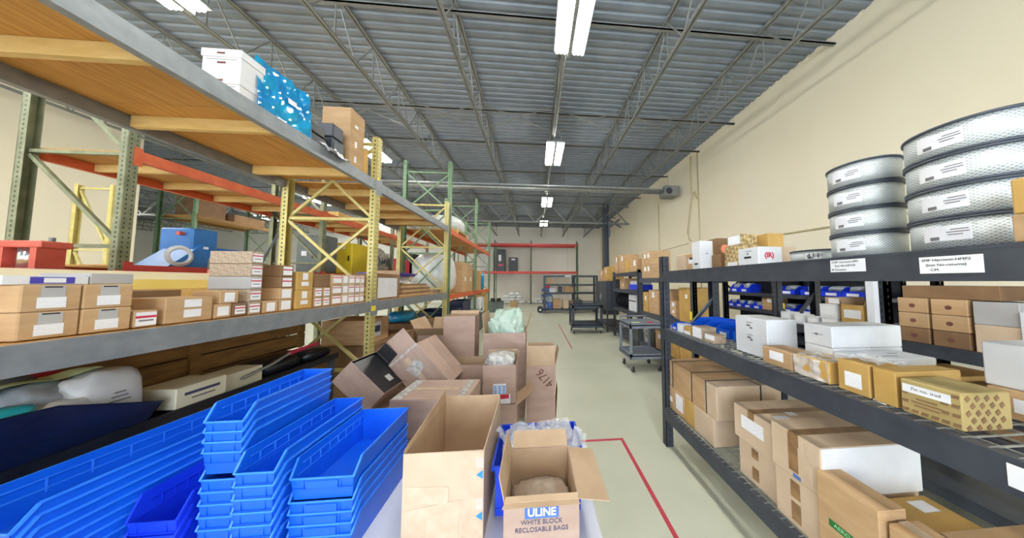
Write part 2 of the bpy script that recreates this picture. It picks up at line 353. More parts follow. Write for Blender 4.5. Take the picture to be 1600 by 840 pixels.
# joist girder and column
g = MB()
for z in (5.28, 6.36): g.box(-31, XW, 14.83, 14.90, z, z + .09).box(-31, XW, 14.92, 14.99, z, z + .09)
x = -30.4
while x < XW - 1: g.bar((x, 14.91, 5.33), (x + .95, 14.91, 6.4), .06); g.bar((x + .95, 14.91, 6.4), (x + 1.9, 14.91, 5.33), .06); x += 1.9
g.build('joist_girder', 'joist_steel', ceiling)
cz = MB().box(4.13, 4.20, 14.72, 15.08, 0, 6.5).box(4.40, 4.47, 14.72, 15.08, 0, 6.5).box(4.2, 4.4, 14.87, 14.93, 0, 6.5)
column = struct('column', cz, 'charcoal'); MB().bar((4.42, 14.9, 5.0), (5.2, 14.9, 5.6), .1).bar((4.42, 14.9, 5.6), (5.3, 14.9, 5.1), .08).build('knee_brace', 'charcoal', column)
MB().cbox(4.48, 4.6, 14.8, 15.0, 4.5, 5.1).build('junction_box', 'joist_steel', column)
# conduits on the right wall
def conduit(label, pts, r=.018, m='pipe_cream'):
    return tag(MB().tube(pts, r, 8).build('wall_conduit', m, smooth=True), label, 'pipe', 'conduits on the right wall')
wx = XW - .02
conduit('tall vertical conduit on the cream wall beside the hanging cable loop', [(wx, 8.25, 6.4), (wx, 8.25, 3.0), (wx, 8.25, 1.2)], .02)
conduit('short fat conduit drop ending high on the cream wall', [(wx, 8.62, 6.4), (wx, 8.62, 5.0)], .035)
conduit('thin vertical conduit under the heater burner box', [(wx, 11.1, 5.35), (wx, 11.1, 1.2)], .022)
conduit('sloping pipe along the wall behind the filter stacks', [(wx, 8.2, 2.92), (wx, 5.3, 2.86), (wx, 4.2, 2.82), (wx, 2.6, 2.8)], .02)
conduit('low conduit along the wall behind the far cartons', [(wx, 12.6, 3.0), (wx, 11.2, 3.15), (wx, 8.9, 3.2)], .016)
pts = [(wx - .03, 8.3, 5.0)] + [(wx - .05, 8.3 + .55 * math.sin(t / 10 * 1.6), 5.1 - .012 * t * t * 1.2 - .03 * t) for t in range(1, 11)]
tag(MB().tube([(wx - .03, 8.28, 4.7), (wx - .03, 8.40, 5.0), (wx - .03, 8.52, 4.98), (wx - .03, 8.66, 4.6), (wx - .03, 8.82, 4.0), (wx - .03, 8.9, 3.6), (wx - .03, 8.82, 3.35), (wx - .03, 8.7, 3.25)], .022, 8).build('hanging_cable', 'pipe_cream', smooth=True), 'cream cable hanging in a loop on the wall by the conduit', 'cable')
# ================================================================ LIGHTS
def light_fixture(x, y, label, group):
    t = thing('ceiling_light', label, 'light', (x, y, 5.55), 0, group)
    MB().cbox(-.26, .26, -.64, .64, .045, .10, .01).box(-.03, .03, -.64, .64, -.035, .05).build('housing', 'galvanized', t)
    for s in (-1, 1):
        for k in (.08, .145, .21): MB().cyl((s * k, -.585, -.005), (s * k, .585, -.005), .026, 10).build('lamp_tube', 'tube', t)
    b = MB()
    for sx in (-1, 1):
        for sy in (-1, 1): b.cyl((sx * .2, sy * .5, .09), (sx * .1, sy * .5, .42), .006, 6)
    b.build('hanger', 'galvanized', t)
for k, y in enumerate((3.33, 7.3, 11.85, 16.2)):
    light_fixture(.555, y, ['bright fluorescent fixture overhead, nearest along the aisle, cut by the top edge', 'second bright fluorescent fixture from the front, over the aisle', 'third bright fluorescent fixture from the front, over the aisle', 'small farthest bright fluorescent fixture near the girder, over the aisle'][k], 'aisle ceiling lights')
light_fixture(-4.85, 3.1, 'fluorescent fixture at the top left, above the white storage boxes', 'ceiling lights over the left racks')
light_fixture(-4.8, 7.55, 'fluorescent fixture glimpsed between the tall carton and the yellow post', 'ceiling lights over the left racks')
for (x, y, s_) in [(.555, -1, 'just behind the viewpoint over the aisle'), (.555, -5.2, 'near the dock doors over the aisle'), (-4.85, -1, 'just behind the viewpoint over the left racks'), (-4.85, -5.2, 'near the dock doors over the left racks'), (-7.2, 11.85, 'hidden past the second row racks to light the far room'), (-7.2, 16.2, 'hidden behind racks near the back wall to light the far room'), (-10.2, 12.5, 'in the deep left bay before the back wall'), (-10.2, 16.8, 'in the deep left bay at the back wall'), (-10.2, 1.5, 'added unseen to brighten the left wall beside the racks'), (-8.4, 3.2, 'added unseen over the second row rack to brighten the left wall'), (-15, 19.6, 'added close to the back wall to brighten it, far left bay'), (-10.2, -1.5, 'behind the viewpoint by the left wall'), (-19, 9.8, 'in the far left bay, front one'), (-16, 16.2, 'in the far left bay, back one'), (-22, 14, 'in the farthest left bay')]:  # some fixtures added to brighten left and back walls; hidden ones light far room
    light_fixture(x, y, 'fluorescent fixture ' + s_, 'ceiling lights of the other bays')
MB().box(.5, .53, -9, 14, 5.69, 5.72).build('lighting_conduit', 'galvanized', ceiling)
# radiant tube heater across the bay
h = thing('tube_heater', 'long radiant tube heater hanging across the bay, burner box by the right wall', 'heater', (0, 9.4, 5.32))
MB().cyl((-8, -.05, -.02), (5.05, -.05, -.02), .035, 12).cyl((-8, .16, 0), (5.0, .16, 0), .03, 12).build('heater_tube', 'galvanized', h, smooth=True)
MB().bar((-8, -.14, .07), (5, -.14, .07), .008, .05).bar((-8, .25, .07), (5, .25, .07), .008, .05).box(-8, 5, -.14, .25, .09, .098).build('reflector', 'galvanized', h)
MB().cbox(5.05, 5.62, -.24, .26, -.2, .2, .02).build('burner_box', 'joist_steel', h); MB().cyl((5.2, -.25, -.02), (5.2, -.24, -.02), .13, 16).build('intake_grille', 'black_steel', h)
b = MB()
for x in (-7, -4, -1.4, 1.2, 3.6, 5.3): b.cyl((x, 0, .1), (x, 0, 1.15), .008, 6)
b.build('hanger_rod', 'galvanized', h)

# ================================================================ PALLET RACKS
def post(parent, x, y, z0, z1, m, slots='x+', w=.08, dp=.07, sl=True):
    b = MB(); t = .004; s = 1 if slots == 'x+' else -1
    # C channel: web on the aisle side, two flanges
    b.box(x + s * (dp / 2) - t, x + s * (dp / 2) + t, y - w / 2, y + w / 2, z0, z1)
    for yy in (y - w / 2, y + w / 2 - t): b.box(x - dp / 2, x + dp / 2, yy, yy + t, z0, z1)
    b.box(x - dp / 2 - .03, x + dp / 2 + .03, y - w / 2 - .02, y + w / 2 + .02, 0, .008)
    o = b.build('post', m, parent)
    if sl:
        q = MB(); z = z0 + .06
        while z < z1 - .03:
            for k in (-.019, .019):
                xx = x + s * (dp / 2 + t)
                q.box(xx - .0004, xx + .0008, y + k - .0045, y + k + .0045, z - .009, z + .009)
            if slots:
                q.box(x - .007, x + .007, y - w / 2 - .0008, y - w / 2 + .0004, z - .011, z + .011)
            z += .05
        so = q.build('punched_slots', 'black_plastic', o); so['kind'] = 'stuff'
    return o
def frame(parent, xf, xr, y, top, m, zs, cross=True, slots=True):
    post(parent, xf, y, 0, top, m, 'x+', sl=slots); post(parent, xr, y, 0, top, m, 'x-', sl=slots)
    a, c = min(xf, xr) + .03, max(xf, xr) - .03
    for z in zs: MB().bar((a, y, z), (c, y, z), .03, .035).build('horizontal_brace', m, parent)
    for z0, z1 in zip(zs[:-1], zs[1:]):
        if cross: MB().bar((a, y + .012, z0 + .03), (c, y + .012, z1 - .03), .022, .03).build('diagonal_brace', m, parent); MB().bar((c, y - .012, z0 + .03), (a, y - .012, z1 - .03), .022, .03).build('diagonal_brace', m, parent)
        else: MB().bar((a, y, z1 - .04), (c, y, z0 + .04), .03, .035).build('diagonal_brace', m, parent)
def beams(parent, xf, xr, y0, y1, z, h, m, deck=None, supports=(), xo=.05):
    for x, s in ((xf, 1), (xr, -1)):
        b = MB().box(x, x + s * .04, y0 + .045, y1 - .045, z - h, z).box(x - s * .012, x, y0 + .045, y1 - .045, z - h, z - h * .35)
        b.build('beam', m, parent)
        for yy in (y0 + .03, y1 - .03):
            k = MB().box(x + s * .04, x + s * .047, yy - .03, yy + .03, z - h - .05, z + .03)
            k.build('beam_connector', m, parent)
    if deck:
        n = max(1, round((y1 - y0) / 1.25)); L = (y1 - y0 - .1) / n
        for i in range(n): MB().box(xr + .001, xf - .001, y0 + .05 + i * L + .002, y0 + .05 + (i + 1) * L - .002, z - .016, z).build('deck_panel', deck, parent)
    for ys in supports: MB().cbox(xr + .013, xf - .013, ys - .02, ys + .02, z - .105, z - .017, .003).build('deck_support', 'pine', parent)

XF, XR = -2.0, -3.0
rk = thing('pallet_rack', 'near left rack with yellow posts, grey beams and plywood decks', 'rack', (0, 0, 0), 0, 'left pallet racks')
for y in (.55, 3.24, 5.77): frame(rk, XF, XR, y, 3.56, 'yellow_steel', (.7, 1.6, 2.52, 3.48))
for (y0, y1, sup) in ((.55, 3.24, (.75, 1.42, 2.05, 2.85)), (3.24, 5.77, (3.5, 4.15, 4.7, 5.2))):
    beams(rk, XF, XR, y0, y1, 3.0, .115, 'beam_grey', 'plywood', sup)
    beams(rk, XF, XR, y0, y1, 1.51, .12, 'beam_grey', 'plywood', ())
MB().box(XF + .046, XF + .0495, 3.19, 3.23, 3.01, 3.05).build('safety_clip', 'yellow_tag', rk); MB().box(XF + .046, XF + .0495, 3.18, 3.26, 1.40, 1.46).build('safety_clip', 'yellow_tag', rk)
rg = thing('pallet_rack', 'far left rack with tall green posts and orange beams', 'rack', (0, 0, 0), 0, 'left pallet racks')
for y, tp_ in ((5.93, 4.56), (8.55, 4.56), (11.05, 4.36)): frame(rg, XF, XR, y, tp_, 'green_steel', (.3, 1.35, 2.4, 3.4, 4.3), slots=y < 6)
for (y0, y1) in ((5.93, 8.55), (8.55, 11.05)):
    beams(rg, XF, XR, y0, y1, 2.98, .11, 'orange_steel', 'plywood', ()); beams(rg, XF, XR, y0, y1, 1.45, .11, 'orange_steel', 'plywood', ())
X2F, X2R = -4.3, -5.22
r2 = thing('pallet_rack', 'second-row rack with olive posts and orange beams by the left wall', 'rack', (0, 0, 0), 0, 'left pallet racks')
for y in (2.94, 5.38, 7.85, 10.3): frame(r2, X2F, X2R, y, 4.3 if y < 6 else 3.9, 'olive_steel', (.15, 1.12, 2.12, 3.1, 4.1) if y < 6 else (.15, 1.12, 2.12, 3.1), cross=False, slots=y < 5)
for (y0, y1) in ((2.94, 5.38), (5.38, 7.85), (7.85, 10.3)):
    beams(r2, X2F, X2R, y0, y1, 3.16, .12, 'orange_steel', 'plywood', [y0 + .4, y0 + .95, y0 + 1.5, y0 + 2.05]); beams(r2, X2F, X2R, y0, y1, 1.93, .1, 'red_steel' if y0 < 4 else 'orange_steel', 'plywood', ())
beams(r2, X2F, X2R, .5, 2.94, 1.84, .1, 'orange_steel', 'plywood', ())
for x in (X2F, X2R): post(r2, x, .5, 0, 4.3, 'olive_steel', sl=False)
rs = thing('pallet_rack', 'small pale olive rack frame against the cream left wall', 'rack', (0, 0, 0), 0, 'left pallet racks')
frame(rs, -8.76, -9.4, 5.85, 3.76, 'yellow_steel', (.2, 1.2, 2.4, 3.68), cross=False, slots=False); frame(rs, -8.76, -9.4, 3.4, 3.76, 'yellow_steel', (.2, 1.2, 2.4, 3.68), cross=False, slots=False)
beams(rs, -8.76, -9.4, 3.4, 5.85, 1.6, .1, 'orange_steel', 'plywood', ())
rd = thing('pallet_rack', 'distant green rack holding brown goods beyond the cream wall end', 'rack', (0, 0, 0), 0, 'left pallet racks')
for y in (9.4, 12.0): frame(rd, -11.6, -12.7, y, 5.6, 'green_steel', (.3, 1.5, 2.7, 3.9, 5.1), slots=False)
beams(rd, -11.6, -12.7, 9.4, 12.0, 4.05, .12, 'old_timber', 'plywood', ())
carton('carton', 'brown bundle on the distant rack beyond the cream wall', (-12.6, -11.9), (9.7, 10.5), (4.055, 4.85), 'kraft_dark'); carton('carton', 'long low brown bundle on the distant rack beyond the cream wall', (-12.5, -11.8), (10.7, 11.8), (4.055, 4.4), 'kraft_dark')
rb = thing('pallet_rack', 'long rack along the back wall with red beams and green posts', 'rack')
for x in (-6.3, -3.2, -.33, 3.35): frame(rb, x, x + .02, 20.0, 5.05, 'green_steel', (), slots=False)
for x in (-6.3, -3.2, -.33, 3.5):
    post(rb, x + .12 if x > 3 else x, 21.0, 0, 5.05, 'green_steel', sl=False)
    for z in (1, 3, 4.8): MB().bar((x, 20, z), (x, 21, z), .04).build('horizontal_brace', 'green_steel', rb)
for z in (4.8, 2.58):
    for y in (19.96, 21.04): MB().box(-6.3, 3.4, y - .03, y + .03, z - .16, z).build('beam', 'red_steel', rb)
MB().box(-6.3, 3.4, 20, 21, 2.56, 2.58).build('deck_panel', 'plywood', rb)

# ================================================================ BLACK SHELVING ON THE RIGHT
def shelf_unit(label, xf, xr, y0, y1, top, shelves, m='black_steel', bh=.1, pw=.075, wire=True, nmid=0, brace=True, back=False, tagz=None, rear_posts=True):
    t = thing('steel_shelving', label, 'shelving', (0, 0, 0), 0, 'steel shelving units')
    for x in ((xf, xr) if rear_posts else (xf,)):
        for y in [y0 + (y1 - y0) * i / (nmid + 1) for i in range(nmid + 2)]:
            s = 1 if x == xf else -1
            b = MB().box(x, x + s * .006, y - pw / 2, y + pw / 2, 0, top).box(x, x + s * pw, y + (pw / 2 - .006 if y > (y0 + y1) / 2 else -pw / 2), y + (pw / 2 if y > (y0 + y1) / 2 else -pw / 2 + .006), 0, top).box(x, x + s * pw, y - pw / 2, y - pw / 2 + .006, 0, top)
            o = b.build('post', m, t); q = MB(); z = .06
            while z < top - .03:
                for k in (-.016, .016): q.box(x - s * .001, x + s * .0004, y + k - .006, y + k + .006, z - .014, z + .014)
                q.box(x + s * .03, x + s * .045, y - pw / 2 - .001, y - pw / 2 + .0005, z - .014, z + .014)
                z += .06
            q.build('punched_slots', 'black_plastic', o)['kind'] = 'stuff'
    for z in shelves:
        for x, s in ((xf, 1), (xr, -1)):
            MB().box(x - s * .012, x + s * .03, y0 + .02, y1 - .02, z - bh, z).box(x - s * .014, x + s * .03, y0 + .02, y1 - .02, z - .006, z + .004).build('beam', m, t)
        for y in (y0, y1): MB().box(xf + .01, xr - .01, y - .02, y + .02, z - bh * .8, z - .005).build('cross_beam', m, t)
        w = MB()
        if wire:
            y = y0 + .06
            while y < y1: w.bar((xf, y, z + .003), (xr, y, z + .003), .005); y += .05
            x = xf + .06
            while x < xr: w.bar((x, y0, z - .002), (x, y1, z - .002), .006); x += .1
            w.build('wire_deck', 'galvanized', t)['kind'] = 'stuff'
        else: w.box(xf + .01, xr - .01, y0, y1, z - .012, z + .002).build('shelf_board', 'pine' if z == 1.265 else m, t)
    if brace:
        MB().bar((xf + .02, y1, shelves[1] + .2), (xf + .3, y1, shelves[1] - .02), .03).build('knee_brace', m, t)
        MB().bar((xr - .02, y1, shelves[1] + .35), (xr - .35, y1, shelves[1]), .03).build('knee_brace', m, t)
    if back: MB().box(xr - .005, xr, y0, y1, .1, top).build('back_panel', m, t)
    return t
R1 = shelf_unit('long black shelving unit on the right with three loaded shelves, filters on top', 1.40, 2.05, .18, 2.68, 2.03, (1.858, 1.235, .40), bh=.105)
R2 = shelf_unit('black shelving unit just beyond the near right unit, tan cartons inside', 2.58, 3.2, 3.95, 6.03, 1.98, (1.83, 1.04, .30), m='charcoal', bh=.10, wire=False)
R2b = shelf_unit('third black shelving unit down the right side, holding reels', 2.58, 3.2, 6.13, 8.1, 2.06, (2.01, 1.53, .95, .26), m='black_steel', bh=.10, wire=False)
R3 = shelf_unit('black shelving unit behind the near right unit, small white boxes on it', 3.0, 3.6, 1.0, 2.92, 1.93, (1.90, 1.265, .72, .25), bh=.085, wire=False, nmid=1)
MB().box(2.9, 2.95, 1.925, 1.975, .2, 1.84).build('white_panel', 'white_card', R3)
R4 = shelf_unit('dark shelving unit against the right wall holding blue bins', 4.3, 4.8, 2.9, 5.4, 1.95, (1.92, 1.53, 1.22, .8, .35), bh=.06, wire=False, nmid=1, back=True)
for fy, fz, wd, ht, lines in ((1.0, 1.822, .125, .055, ('CMP Harrison-HP5', 'Stat Air-HP719', 'IR Partners')), (.725, 1.808, .13, .058, ('SMP Harrison-HMP2', '(Inst No-returns)', 'CM.'))):
    o = MB().box(1.3845, 1.3858, fy - wd / 2, fy + wd / 2, fz - ht / 2, fz + ht / 2).build('paper_label', 'paper', R1)
    dm = (0.001, 0, 0)
    for i, s in enumerate(lines):
        q = text(R1, 'handwriting', s, .0135, 'ink', 'x-', (0, 0, 0), 0, 0); q.location = (1.3838, fy + (.008 if i < 2 else .03), fz + .017 - .017 * i); q.scale = (.9, .9, 1)
MB().box(1.3845, 1.3858, .55, .655, 1.155, 1.22).build('paper_label', 'paper', R1)

# ================================================================ RIGHT UNIT, TOP SHELF
T = 1.864
BL = []
G1 = 'boxes on the top black shelf'
carton('carton', 'plain dull brown box right at the black corner post, top shelf', (1.56, 1.74), (2.46, 2.64), (T, 2.04), 'kraft_pale', group=G1)
carton('carton', 'tan box with hand hole and two white labels beside the black corner post', (1.55, 1.74), (2.29, 2.44), (T, 2.03), 'kraft', st=[('x-', -.02, .55, .07, .05, 'print'), ('x-', .05, .7, .055, .022, 'ink')], group=G1)
carton('carton', 'tall white box standing on end with a black hand hole, top shelf', (1.5, 1.625), (2.15, 2.27), (T, 2.125), 'white_card', st=[('x-', 0, .2, .05, .016, 'ink'), ('y-', .02, .55, .02, .008, 'ink_blue')], group=G1)
carton('carton', 'brown box with a round orange sticker behind the tall white box', (1.74, 1.95), (2.24, 2.42), (T, 2.17), 'kraft_dark', group=G1)
_b = [o for o in bpy.data.objects if o.get('label', '').startswith('brown box with a round')][0]
MB().cyl((-.03, -.0925, .2), (-.03, -.0905, .2), .042, 20).build('round_sticker', 'orange_sticker', _b)
carton('carton', 'small grey-brown box between the tall white box and the patterned box', (1.6, 1.70), (2.03, 2.14), (T, 1.99), 'kraft_dark', group=G1)
carton('carton', 'little golden tan box beside the lower patterned box, top shelf', (1.62, 1.68), (1.95, 2.01), (T, 1.94), 'kraft_gold', group=G1)
carton('carton', 'lower diamond-patterned kraft box behind the white logo box', (1.55, 1.70), (1.76, 1.92), (T, 2.035), 'kraft_pattern', st=[('x-', -.01, .15, .1, .03, 'paper')], group=G1)
carton('carton', 'upper diamond-patterned kraft box with a white end label', (1.56, 1.69), (1.76, 1.90), (2.036, 2.115), 'kraft_pattern', st=[('x-', 0, .5, .12, .07, 'print')], group=G1)
carton('carton', 'plain golden box perched behind the white logo box', (1.74, 1.87), (1.72, 1.88), (2.005, 2.115), 'kraft_gold', group=G1)
carton('carton', 'long flat dull box under the plain golden box, top shelf', (1.72, 1.90), (1.66, 1.92), (T, 2.004), 'kraft_pale', group=G1)
lb = carton('carton', 'low white box with a hand hole and a round red logo', (1.475, 1.645), (1.53, 1.70), (T, 1.985), 'white_card', seam='y', st=[('x-', -.005, .45, .055, .014, 'ink'), ('x-', .0, .65, .012, .012, 'ink_grey'), ('x-', .04, .8, .05, .004, 'ink_grey')], group=G1)
d_ = (.17, .17, .121)
text(lb, 'logo_lettering', '(IR)', .046, 'ink_red', 'y-', d_, -.06, .52, off=.0012, bold=.0018)
# ---- round metal air filters
def air_filter(label, c, r, h, st=True, seg=56, ang=200, aw=40, note=None):
    t = thing('air_filter', label, 'filter', c, 0, 'metal mesh air filters')
    MB().lathe([(r * .965, .006), (r * .965, h - .006), (r * .93, h - .006), (r * .93, .006)], seg).build('mesh_body', 'filter_media', t, smooth=True)
    for z in (0, h - .009): MB().lathe([(r, z), (r * 1.005, z + .0045), (r, z + .009), (r * .7, z + .009), (r * .7, z)], seg).build('end_ring', 'black_steel', t, smooth=True)
    MB().lathe([(r * .72, .009), (r * .72, h - .009), (r * .70, h - .009), (r * .70, .009)], 32).build('inner_core', 'galvanized', t, smooth=True)
    if st:
        b = MB(); A = []; n = 10; rr = r * .965 + .0012
        for i in range(n + 1):
            a = R(ang - aw / 2 + aw * i / n); A.append((rr * math.cos(a), rr * math.sin(a)))
        z0, z1 = h * .28, h * .75
        b.add([(x, y, z) for z in (z0, z1) for x, y in A], [(i, i + 1, n + 2 + i, n + 1 + i) for i in range(n)]); b.build('label_sticker', note or 'paper', t)
        if note is None:
            for (a0, z, wd, hh) in ((-.28, .62, .035, .003), (-.25, .54, .045, .003), (-.2, .46, .03, .003), (.22, .37, .022, .012)):
                a = R(ang + aw * a0 * -1); p = (rr + .001) * math.cos(a), (rr + .001) * math.sin(a)
                o = MB().box(-wd / 2, wd / 2, -.0003, .0003, -hh / 2, hh / 2).build('label_print', 'ink_grey', t, (p[0], p[1], h * z), (0, 0, a + R(90)))
    return t
for k in range(4):
    air_filter(f'mesh air filter, {ORD[k] if k < 3 else "topmost"} of the narrower stack of four', (1.605, 1.075, T + k * .1135), .122, .113, ang=186, aw=50)
for k in range(4):
    air_filter(f'mesh air filter, {ORD[k] if k < 3 else "topmost"} of the bigger right-hand stack of four', (1.60, .765, T + k * .1125), .150, .112, ang=180, aw=42)
f = air_filter('single mesh air filter lying alone with a white handwritten sheet on it', (1.735, 1.41, T), .115, .078, ang=216, aw=34)
text(f, 'handwriting', '411', .04, 'ink', 'y-', (0, 0, 0), 0, 0); q = [c for c in bpy.data.objects if c.parent == f and c.name.startswith('handwriting')][0]
a = R(216); q.location = (.113 * math.cos(a), .113 * math.sin(a), .04); q.rotation_euler = (R(90), 0, a + R(90))
carton('carton', 'lower tan printed box at the right edge beside the big filter stack', (1.395, 1.448), (.46, .613), (T, 1.945), 'kraft', st=[('y-', 0, .5, .04, .03, 'ink_brown')], group=G1)
carton('carton', 'upper tan printed box at the right edge beside the big filter stack', (1.395, 1.448), (.465, .61), (1.946, 2.05), 'kraft_gold', st=[('x-', -.03, .5, .07, .05, 'paper')], group=G1)

# ================================================================ RIGHT UNIT, MIDDLE SHELF
Z2 = 1.243; G2 = 'boxes on the middle black shelf'
carton('carton', 'small white box nearest the black corner post, middle shelf', (1.46, 1.56), (2.40, 2.49), (Z2, 1.325), 'white_card', st=[('x-', 0, .5, .05, .05, 'print')], group=G2)
carton('carton', 'small tan box with a pale base between two small white boxes', (1.46, 1.56), (2.27, 2.37), (Z2, 1.32), 'kraft_gold', st=[('x-', 0, .25, .09, .03, 'paper')], group=G2)
carton('carton', 'second small white box from the corner post, middle shelf', (1.46, 1.60), (2.11, 2.24), (Z2, 1.345), 'grey_pattern', st=[('x-', 0, .5, .12, .09, 'print')], group=G2)
carton('carton', 'small diamond-patterned box with white end label before the blue bins', (1.46, 1.56), (1.95, 2.07), (Z2, 1.31), 'grey_pattern', st=[('x-', 0, .65, .11, .04, 'paper')], group=G2)
carton('carton', 'big upright white box with faint printed marks, middle shelf', (1.51, 1.725), (1.53, 1.79), (Z2, 1.50), 'white_card', seam='x', st=[('x-', -.05, .78, .03, .012, 'ink_grey'), ('x-', -.02, .86, .05, .004, 'ink_grey'), ('x-', .03, .72, .02, .012, 'ink_grey'), ('x-', -.04, .45, .03, .012, 'ink_grey'), ('x-', -.01, .52, .05, .004, 'ink_grey'), ('x-', .03, .40, .018, .014, 'ink_grey')], group=G2)
carton('carton', 'tan box with a white label in front of the big white box', (1.45, 1.60), (1.325, 1.51), (Z2, 1.345), 'kraft', st=[('x-', .0, .6, .085, .05, 'print')], group=G2)
pb = carton('carton', 'golden box wrapped in clear crinkled film on the shelf edge', (1.45, 1.66), (1.145, 1.315), (Z2, 1.35), 'kraft_gold', group=G2)
sheet('plastic_film', .165, .10, 'film_clear', pb, (-.109, 0, .055), (R(90), 0, R(-90)), .008, 25)
sheet('plastic_film', .20, .16, 'film_clear', pb, (0, 0, .11), (0, 0, 0), .006, 25)
for i, (xa, xb) in enumerate(((1.62, 1.86), (1.862, 2.05))):
    for k, (za, zb) in enumerate(((Z2, 1.385), (1.386, 1.505))):
        carton('carton', f'white flat-sided box, {"upper" if k else "lower"} {"back" if i else "front"} one of the white block of four', (xa, xb), (1.255, 1.40), (za, zb), 'white_card', seam='x' if k else None, st=[('x-', -.03, .55, .012, .01, 'ink_navy'), ('x-', .015, .55, .05, .003, 'ink_grey')] if i == 0 else (), group=G2)
carton('carton', 'flat white box with scribbled top lying before the white block', (1.60, 1.98), (1.10, 1.24), (Z2, 1.375), 'white_card', st=[('z+', -.3, .5, .07, .003, 'ink_navy'), ('z+', 0, .3, .09, .003, 'ink_grey'), ('z+', .2, .6, .06, .003, 'ink_grey')], group=G2)
cc = carton('carton', 'tan box with a white address label and a film-covered opening', (1.45, 1.60), (.995, 1.11), (Z2, 1.385), 'kraft_gold', st=[('x-', 0, .42, .06, .065, 'print'), ('y-', -.1, .6, .05, .02, 'ink_blue')], group=G2)
sheet('plastic_film', .15, .12, 'film_clear', cc, (.03, -.01, .15), (0, 0, 0), .012, 22)
carton('carton', 'plain golden box beside the tyre-tread patterned box', (1.45, 1.76), (.915, .985), (Z2, 1.385), 'kraft_gold', seam='x', group=G2)
pe = carton('carton', 'bold block-patterned kraft box with a long white handwritten label', (1.445, 1.64), (.755, .90), (Z2, 1.37), 'kraft', group=G2)
pe.children[0].data.materials[0] = MATS['kraft_olive']
dm = (.195, .145, .127)
for i in range(6):
    for j in range(4):
        if 1 <= i <= 3 and j in (1, 2): continue
        if j == 3 and i < 5: continue
        b = MB(); s = .006; b.loft([(-.010, -.006, -.0004), (.007, -.006, -.0004), (.010, .006, -.0004), (-.007, .006, -.0004)], [(-.010, -.006, .0004), (.007, -.006, .0004), (.010, .006, .0004), (-.007, .006, .0004)])
        o = decal(pe, 'printed_mark', 'x-', dm, -.42 + i * .165, .12 + j * .25, .01, .01, 'kraft_dark'); o.data = b.mesh('mark'); o.data.materials.append(MATS['kraft_dark'])
for j, wd in ((.3, .06), (.40, .075), (.5, .05)): decal(pe, 'printed_mark', 'x-', dm, -.05, j, wd, .006, 'kraft_dark')
for i in range(4):
    for j in range(5):
        o = decal(pe, 'printed_mark', 'y-', dm, -.4 + i * .2 + (j % 2) * .1, .1 + j * .19, .017, .015, 'kraft_dark', roll=35)
decal(pe, 'label_sticker', 'x-', dm, -.05, .76, .115, .03, 'paper', 'long white handwritten label', off=.002)
text(pe, 'handwriting', '7in no. irad', .016, 'ink', 'x-', dm, -.05, .77, off=.003)
carton('carton', 'tan box under the white bin-like carton at the right edge', (1.76, 2.02), (.70, .86), (Z2, 1.35), 'kraft', st=[('x-', .03, .5, .06, .05, 'paper')], group=G2)
carton('carton', 'pale white carton stacked on tan box at the right edge', (1.775, 2.04), (.70, .87), (1.351, 1.515), 'white_card', group=G2)
carton('carton', 'flat tan box with small white label low at the right edge', (1.68, 1.9), (.60, .69), (Z2, 1.31), 'kraft_gold', st=[('x-', 0, .5, .06, .03, 'paper')], group=G2)

# ================================================================ RIGHT UNIT, BOTTOM SHELF
Z3 = .408; G3 = 'large cartons on the bottom black shelf'
def strap(t, X, Y, Z, at, axis='y'):
    a = .006; b = MB(); e = .0012
    if axis == 'y':   # band running round x-z at given y
        b.box(-X / 2 - e, -X / 2 + .0004, at - a, at + a, 0.002, Z + e).box(-X / 2 - e, X / 2 + e, at - a, at + a, Z - .0004, Z + e).box(X / 2 - .0004, X / 2 + e, at - a, at + a, 0.002, Z + e)
    else:
        b.box(at - a, at + a, -Y / 2 - e, -Y / 2 + .0004, .002, Z + e).box(at - a, at + a, -Y / 2 - e, Y / 2 + e, Z - .0004, Z + e)
    b.build('packing_strap', 'black_plastic', t)
zt1, zt2 = .635, .905
carton('carton', 'lower tan carton nearest the corner post, bottom shelf', (1.45, 2.0), (2.56, 2.68), (Z3, zt1), 'kraft', st=[('x-', 0, .45, .05, .05, 'paper')], group=G3)
carton('carton', 'lower tan carton with a white printed label, bottom shelf', (1.45, 2.0), (2.385, 2.555), (Z3, zt1), 'kraft', st=[('x-', 0, .55, .12, .15, 'print')], group=G3)
carton('carton', 'lower plain tan carton with bright top, third from the corner post', (1.45, 2.0), (2.24, 2.38), (Z3, zt1), 'kraft_gold', group=G3)
carton('carton', 'lower wide tan carton with pale side under the strapped carton', (1.45, 2.0), (1.985, 2.235), (Z3, zt1), 'kraft_pale', group=G3)
for lb_, y0, y1, m_, st_ in (('upper narrow carton nearest the corner post, bottom shelf', 2.61, 2.69, 'kraft', 0), ('upper wide carton with a whitish end strip, bottom shelf', 2.29, 2.605, 'kraft', 1), ('upper brown carton beside the strapped one, bottom shelf', 2.095, 2.285, 'kraft', 1), ('upper carton with black packing straps and a pale side face', 1.945, 2.09, 'kraft_pale', 2)):
    c_ = carton('carton', lb_, (1.455, 2.02), (y0, y1), (zt1 + .001, zt2), m_, seam='x' if y1 - y0 > .15 else None, group=G3)
    if st_: strap(c_, .565, y1 - y0, zt2 - zt1 - .001, (y1 - y0) / 2 - .02)
    if st_ == 2: strap(c_, .565, y1 - y0, zt2 - zt1 - .001, .10, 'x')
carton('carton', 'upper taped carton with a big printed shipping label on its side', (1.45, 2.0), (1.475, 1.765), (.651, .875), 'kraft_pale', seam='x', tape='tape_brown', st=[('x-', .02, .58, .17, .085, 'print'), ('z+', -.25, .2, .1, .05, 'paper'), ('z+', -.05, .35, .06, .04, 'paper')], group=G3)
